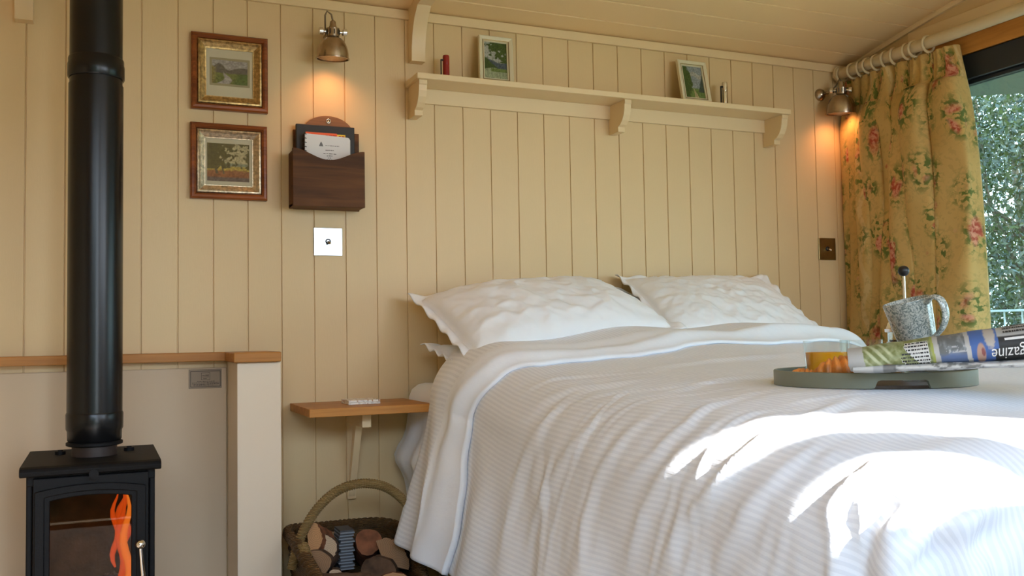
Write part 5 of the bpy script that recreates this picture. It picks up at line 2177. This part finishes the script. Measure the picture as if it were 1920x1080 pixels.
# ------------------------------------------------------------------ rolled newspaper lying over the near edge of the tray
NA0 = np.array([1.2155, 1.2870, -.0560])
NA1 = np.array([1.3970, 1.0830, -.0285])
axn = (NA1 - NA0)
Ln = np.linalg.norm(axn)
axn /= Ln
nside = np.cross(axn, [0, 0, 1.0])
nside /= np.linalg.norm(nside)
if nside @ np.array([-1, -1, 0]) < 0:
    nside = -nside
nup = np.cross(nside, axn)
if nup[2] < 0:
    nup = -nup


def roll_pt(s, th, k=1.0, off=0.0):
    """s: 0 at the left end, 1 near the picture's right edge; th: 0 towards the viewer, 90 up"""
    hh = (.0205 + .0105 * s) * k + off
    ww = (.0300 + .0120 * s) * k + off
    c = NA0 + axn * (s * Ln)
    return c + nside * ww * math.cos(th) + nup * hh * math.sin(th)


npz = thing('newspaper', 'rolled newspaper magazine section lying across the front of the tray', 'newspaper', tuple(NA0 + np.array([0, 0, H])))
S_MAX = 1.75


def px2s(u):
    """left end 0 … right edge of the picture 1"""
    return np.interp(u, [1597, 1830, 1920, 2100], [0, .735, 1.0, 1.5])


def news_paint(S, TH):
    v = (TH + 100) / 200.0                        # 0 low, 1 top, for the side towards the viewer
    U_ = np.interp(S, [0, .735, 1.0, 1.5], [1597, 1830, 1920, 2100])
    c = np.ones(S.shape + (3,)) * np.array((.56, .55, .52))
    n = fbm(S * 40, v * 9, 31)
    n2 = fbm(S * 90, v * 30, 35)
    U2 = U_ + 6 * (v - .5)
    g = mixc(np.ones(S.shape + (3,)) * np.array((.23, .26, .09)), (.36, .40, .20), (n - .4) * 4)
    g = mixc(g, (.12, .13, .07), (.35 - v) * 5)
    lf = np.sin((U2 - 1640) * .35 + (v - .5) * 22) * np.exp(-((U2 - 1655) / 20) ** 2 - ((v - .55) / .28) ** 2)
    g = mixc(g, (.62, .66, .42), (lf + .3 * (n2 - .5)) * 3)
    g = mixc(g, (.45, .25, .17), (np.exp(-((U2 - 1668) / 16) ** 2 - ((v - .25) / .10) ** 2) - .5) * 4)
    m_ = (U2 > 1627) & (U2 < 1752)
    c = np.where(m_[..., None], g, c)
    c = np.where(((U2 > 1752) & (U2 < 1757))[..., None], np.array((.42, .46, .12)), c)
    d = mixc(np.ones(S.shape + (3,)) * np.array((.17, .18, .18)), (.30, .33, .34), (n - .45) * 4)
    d = mixc(d, (.13, .19, .36), (.48 - v + .1 * (n - .5)) * 12)
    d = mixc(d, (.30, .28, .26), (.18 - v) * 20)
    d = mixc(d, (.55, .55, .55), (np.abs(v - .52) < .06) * (U2 > 1778) * (n2 > .5) * .8)
    c = np.where(((U2 > 1766) & (U2 < 1813))[..., None], d, c)
    bl = mixc(np.ones(S.shape + (3,)) * np.array((.07, .14, .38)), (.10, .20, .50), v)
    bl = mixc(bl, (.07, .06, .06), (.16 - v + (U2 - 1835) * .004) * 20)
    fc = np.exp(-((U2 - 1838 - 8 * (v - .4)) / 10) ** 2 - ((v - .38) / .24) ** 2)
    bl = mixc(bl, (.52, .33, .25), (fc - .45) * 8)
    bl = mixc(bl, (.30, .10, .09), (np.exp(-((U2 - 1842) / 4.5) ** 2 - ((v - .42) / .10) ** 2) - .5) * 8)
    hr = np.exp(-((U2 - 1858) / 12) ** 2 - ((v - .72) / .30) ** 2)
    bl = mixc(bl, (.55, .50, .44), (hr - .4 + .3 * (n2 - .5)) * 6)
    c = np.where(((U2 > 1821) & (U2 < 1872))[..., None], bl, c)
    dk = mixc(np.ones(S.shape + (3,)) * np.array((.035, .035, .035)), (.50, .50, .48), (v - .64) * 60)
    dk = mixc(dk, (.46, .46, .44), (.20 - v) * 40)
    c = np.where((U2 >= 1872 - 10 * (v < .45))[..., None], dk, c)
    c = mixc(c, (.42, .41, .38), ((TH > 175) | (TH < -110)) * 1.0)
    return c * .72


ns_, nt2 = 420, 120
S_, T_ = np.meshgrid(np.linspace(0, S_MAX, ns_), np.linspace(-180, 180, nt2), indexing='ij')
P = np.zeros((ns_, nt2, 3))
for i in range(ns_):
    for j in range(nt2):
        P[i, j] = roll_pt(S_[i, j], math.radians(T_[i, j]), 1.0, .0006 * math.sin(S_[i, j] * 24 + T_[i, j] * .03)) + np.array([0, 0, H])
b = MB().grid(P)
cc_ = np.clip(news_paint(S_, T_), 0, 1)
b.col = np.concatenate([cc_, np.ones(S_.shape + (1,))], -1).reshape(-1, 4)
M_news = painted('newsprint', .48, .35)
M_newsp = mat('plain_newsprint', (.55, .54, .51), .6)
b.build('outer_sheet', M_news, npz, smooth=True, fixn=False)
# inner turns of the roll, seen at the open left end
m = MB()
P = []
for i in range(160):
    th = 2 * PI * 2.6 * i / 159
    k = .93 - .24 * i / 159 * 2.6
    k = max(k, .25)
    row = []
    for s in (.012 + .02 * math.sin(i * .2), .3, .8, S_MAX - .05):
        row.append(tuple(roll_pt(s, th, k) + np.array([0, 0, H])))
    P.append(row)
m.grid(np.array(P)).build('inner_turns', M_newsp, npz, smooth=True, fixn=False)


def on_roll(u, v, off=.0004):
    """u: pixel-like station along the roll, v: 0 low … 1 top of the viewer's side"""
    return roll_pt(float(px2s(u - 6 * (v - .5))), math.radians(v * 200 - 100), 1.0, off) + np.array([0, 0, H])


M_newsink = mat('newsprint_ink', (.03, .03, .03), .6)
M_newswhite = mat('newsprint_white', (.66, .66, .64), .6)
mk, mw = MB(), MB()
rn = random.Random(5)


def patch(mb, u0, u1, v0, v1, off):
    k = max(2, int((u1 - u0) / 4))
    P = np.array([[on_roll(u0 + (u1 - u0) * i / k, v0 + (v1 - v0) * j / 3, off) for j in range(4)] for i in range(k + 1)])
    mb.grid(P)


def words(mb, u0, u1, vc, dv, off=.0010):
    u = u0
    while u < u1:
        w_ = rn.uniform(1.2, 6)
        patch(mb, u, min(u + w_, u1), vc - dv, vc + dv, off)
        u += w_ + rn.uniform(.7, 1.5)


for vc, a0, a1 in ((.72, 1706, 1748), (.65, 1704, 1748), (.58, 1706, 1748), (.51, 1697, 1748), (.44, 1695, 1748), (.37, 1696, 1748), (.30, 1700, 1746)):
    patch(mw, a0, a1, vc - .034, vc + .034, .0004)
    words(mk, a0 + 1, a1 - 1, vc, .016)
mk.build('caption_words', M_newsink, npz, fixn=False)
mk = MB()
for k in range(3):
    words(mk, 1884, 2040, .72 + .08 * k, .018)
mk.build('headline_words', M_newsink, npz, fixn=False)
mk = MB()
words(mk, 1862, 2040, .13, .018)
words(mk, 1830, 2040, .07, .015)
mk.build('footer_words', M_newsink, npz, fixn=False)
mw.build('caption_panel', M_newswhite, npz, fixn=False)
mw = MB()
patch(mw, 1884, 1925, .575, .615, .0004)
mw.build('white_strip', M_newswhite, npz, fixn=False)


def word_mesh(txt, size):
    cv = bpy.data.curves.new('lettering', 'FONT')
    cv.body = txt
    cv.size = size
    cv.resolution_u = 3
    cv.shear = .25
    o = bpy.data.objects.new('lettering', cv)
    COL.objects.link(o)
    dg = bpy.context.evaluated_depsgraph_get()
    me = bpy.data.meshes.new_from_object(o.evaluated_get(dg))
    vs = [tuple(v.co) for v in me.vertices]
    fs = [tuple(p.vertices) for p in me.polygons]
    bpy.data.objects.remove(o)
    bpy.data.curves.remove(cv)
    bpy.data.meshes.remove(me)
    return vs, fs


vs, fs = word_mesh('magazine', 1.0)
wd = max(v[0] for v in vs)
# printed upside down as the roll lies: it reads from right to left
mp_ = MB()
u_lo, u_hi, v_lo, v_hi = 1856, 1948, .26, .52
mp_.add([tuple(on_roll(u_hi - (v[0] / wd) * (u_hi - u_lo), v_hi - (v[1] + .22) / .95 * (v_hi - v_lo), .0018)) for v in vs], fs)
mp_.build('magazine_title', M_newswhite, npz, fixn=False, label='white title word printed upside down')

# the folded sheets underneath, flat
fsn = thing('newspaper', 'flat folded newspaper sheets under the rolled one on the tray', 'newspaper', (1.22, 1.26, H - .075))
B0 = np.array([1.2230, 1.2640, -.0705])
B1 = np.array([1.3750, 1.0640, -.0620])
ax2 = B1 - B0
L2 = np.linalg.norm(ax2)
ax2 /= L2
ns2, nt3 = 200, 64
S2, T2 = np.meshgrid(np.linspace(-.06, 1.75, ns2), np.linspace(-180, 180, nt3), indexing='ij')
P = np.zeros((ns2, nt3, 3))
for i in range(ns2):
    for j in range(nt3):
        s, th = S2[i, j], math.radians(T2[i, j])
        hh = .0090 - .0025 * min(1, max(0, s))
        dpt = .052
        c_ = math.copysign(abs(math.cos(th)) ** .8, math.cos(th))
        s_ = math.copysign(abs(math.sin(th)) ** .8, math.sin(th))
        P[i, j] = B0 + ax2 * s * L2 - nside * .035 + nside * dpt * c_ + np.array([0, 0, 1]) * (hh * s_ * (1 + .12 * math.sin(s * 14))) + np.array([0, 0, H])
b = MB().grid(P)
Ub = np.interp(S2, [0, 1], [1612, 1920])
vb = (T2 + 90) / 180
c = np.ones(S2.shape + (3,)) * np.array((.52, .52, .50))
n = fbm(S2 * 22, vb * 5, 51)
c = mixc(c, (.17, .17, .16), (n - .5) * 9 * (Ub > 1668))
c = mixc(c, (.45, .44, .42), (fbm(S2 * 50, vb * 8, 53) - .62) * 20 * (Ub > 1690))
c = mixc(c, (.10, .10, .10), ((Ub > 1655) & (Ub < 1680)) * .8)
c = mixc(c, (.33, .34, .35), ((Ub > 1633) & (Ub < 1655)) * .8)
b.col = np.concatenate([np.clip(c, 0, 1), np.ones(S2.shape + (1,))], -1).reshape(-1, 4)
b.build('folded_sheets', M_news, fsn, smooth=True, fixn=False)
m = MB()
for k in range(3):
    P = []
    for i in range(24):
        th = math.radians(-110 + 220 * i / 23)
        kk = .80 - .22 * k
        row = []
        for s in (-.07 - .01 * k, .02):
            c_, s_ = math.cos(th), math.sin(th)
            row.append(tuple(B0 + ax2 * s * L2 - nside * .035 + nside * .052 * kk * c_ + np.array([0, 0, 1]) * .0090 * kk * s_ + np.array([0, 0, H])))
        P.append(row)
    m.grid(np.array(P))
m.build('sheet_edges', M_newsp, fsn, smooth=True, fixn=False)
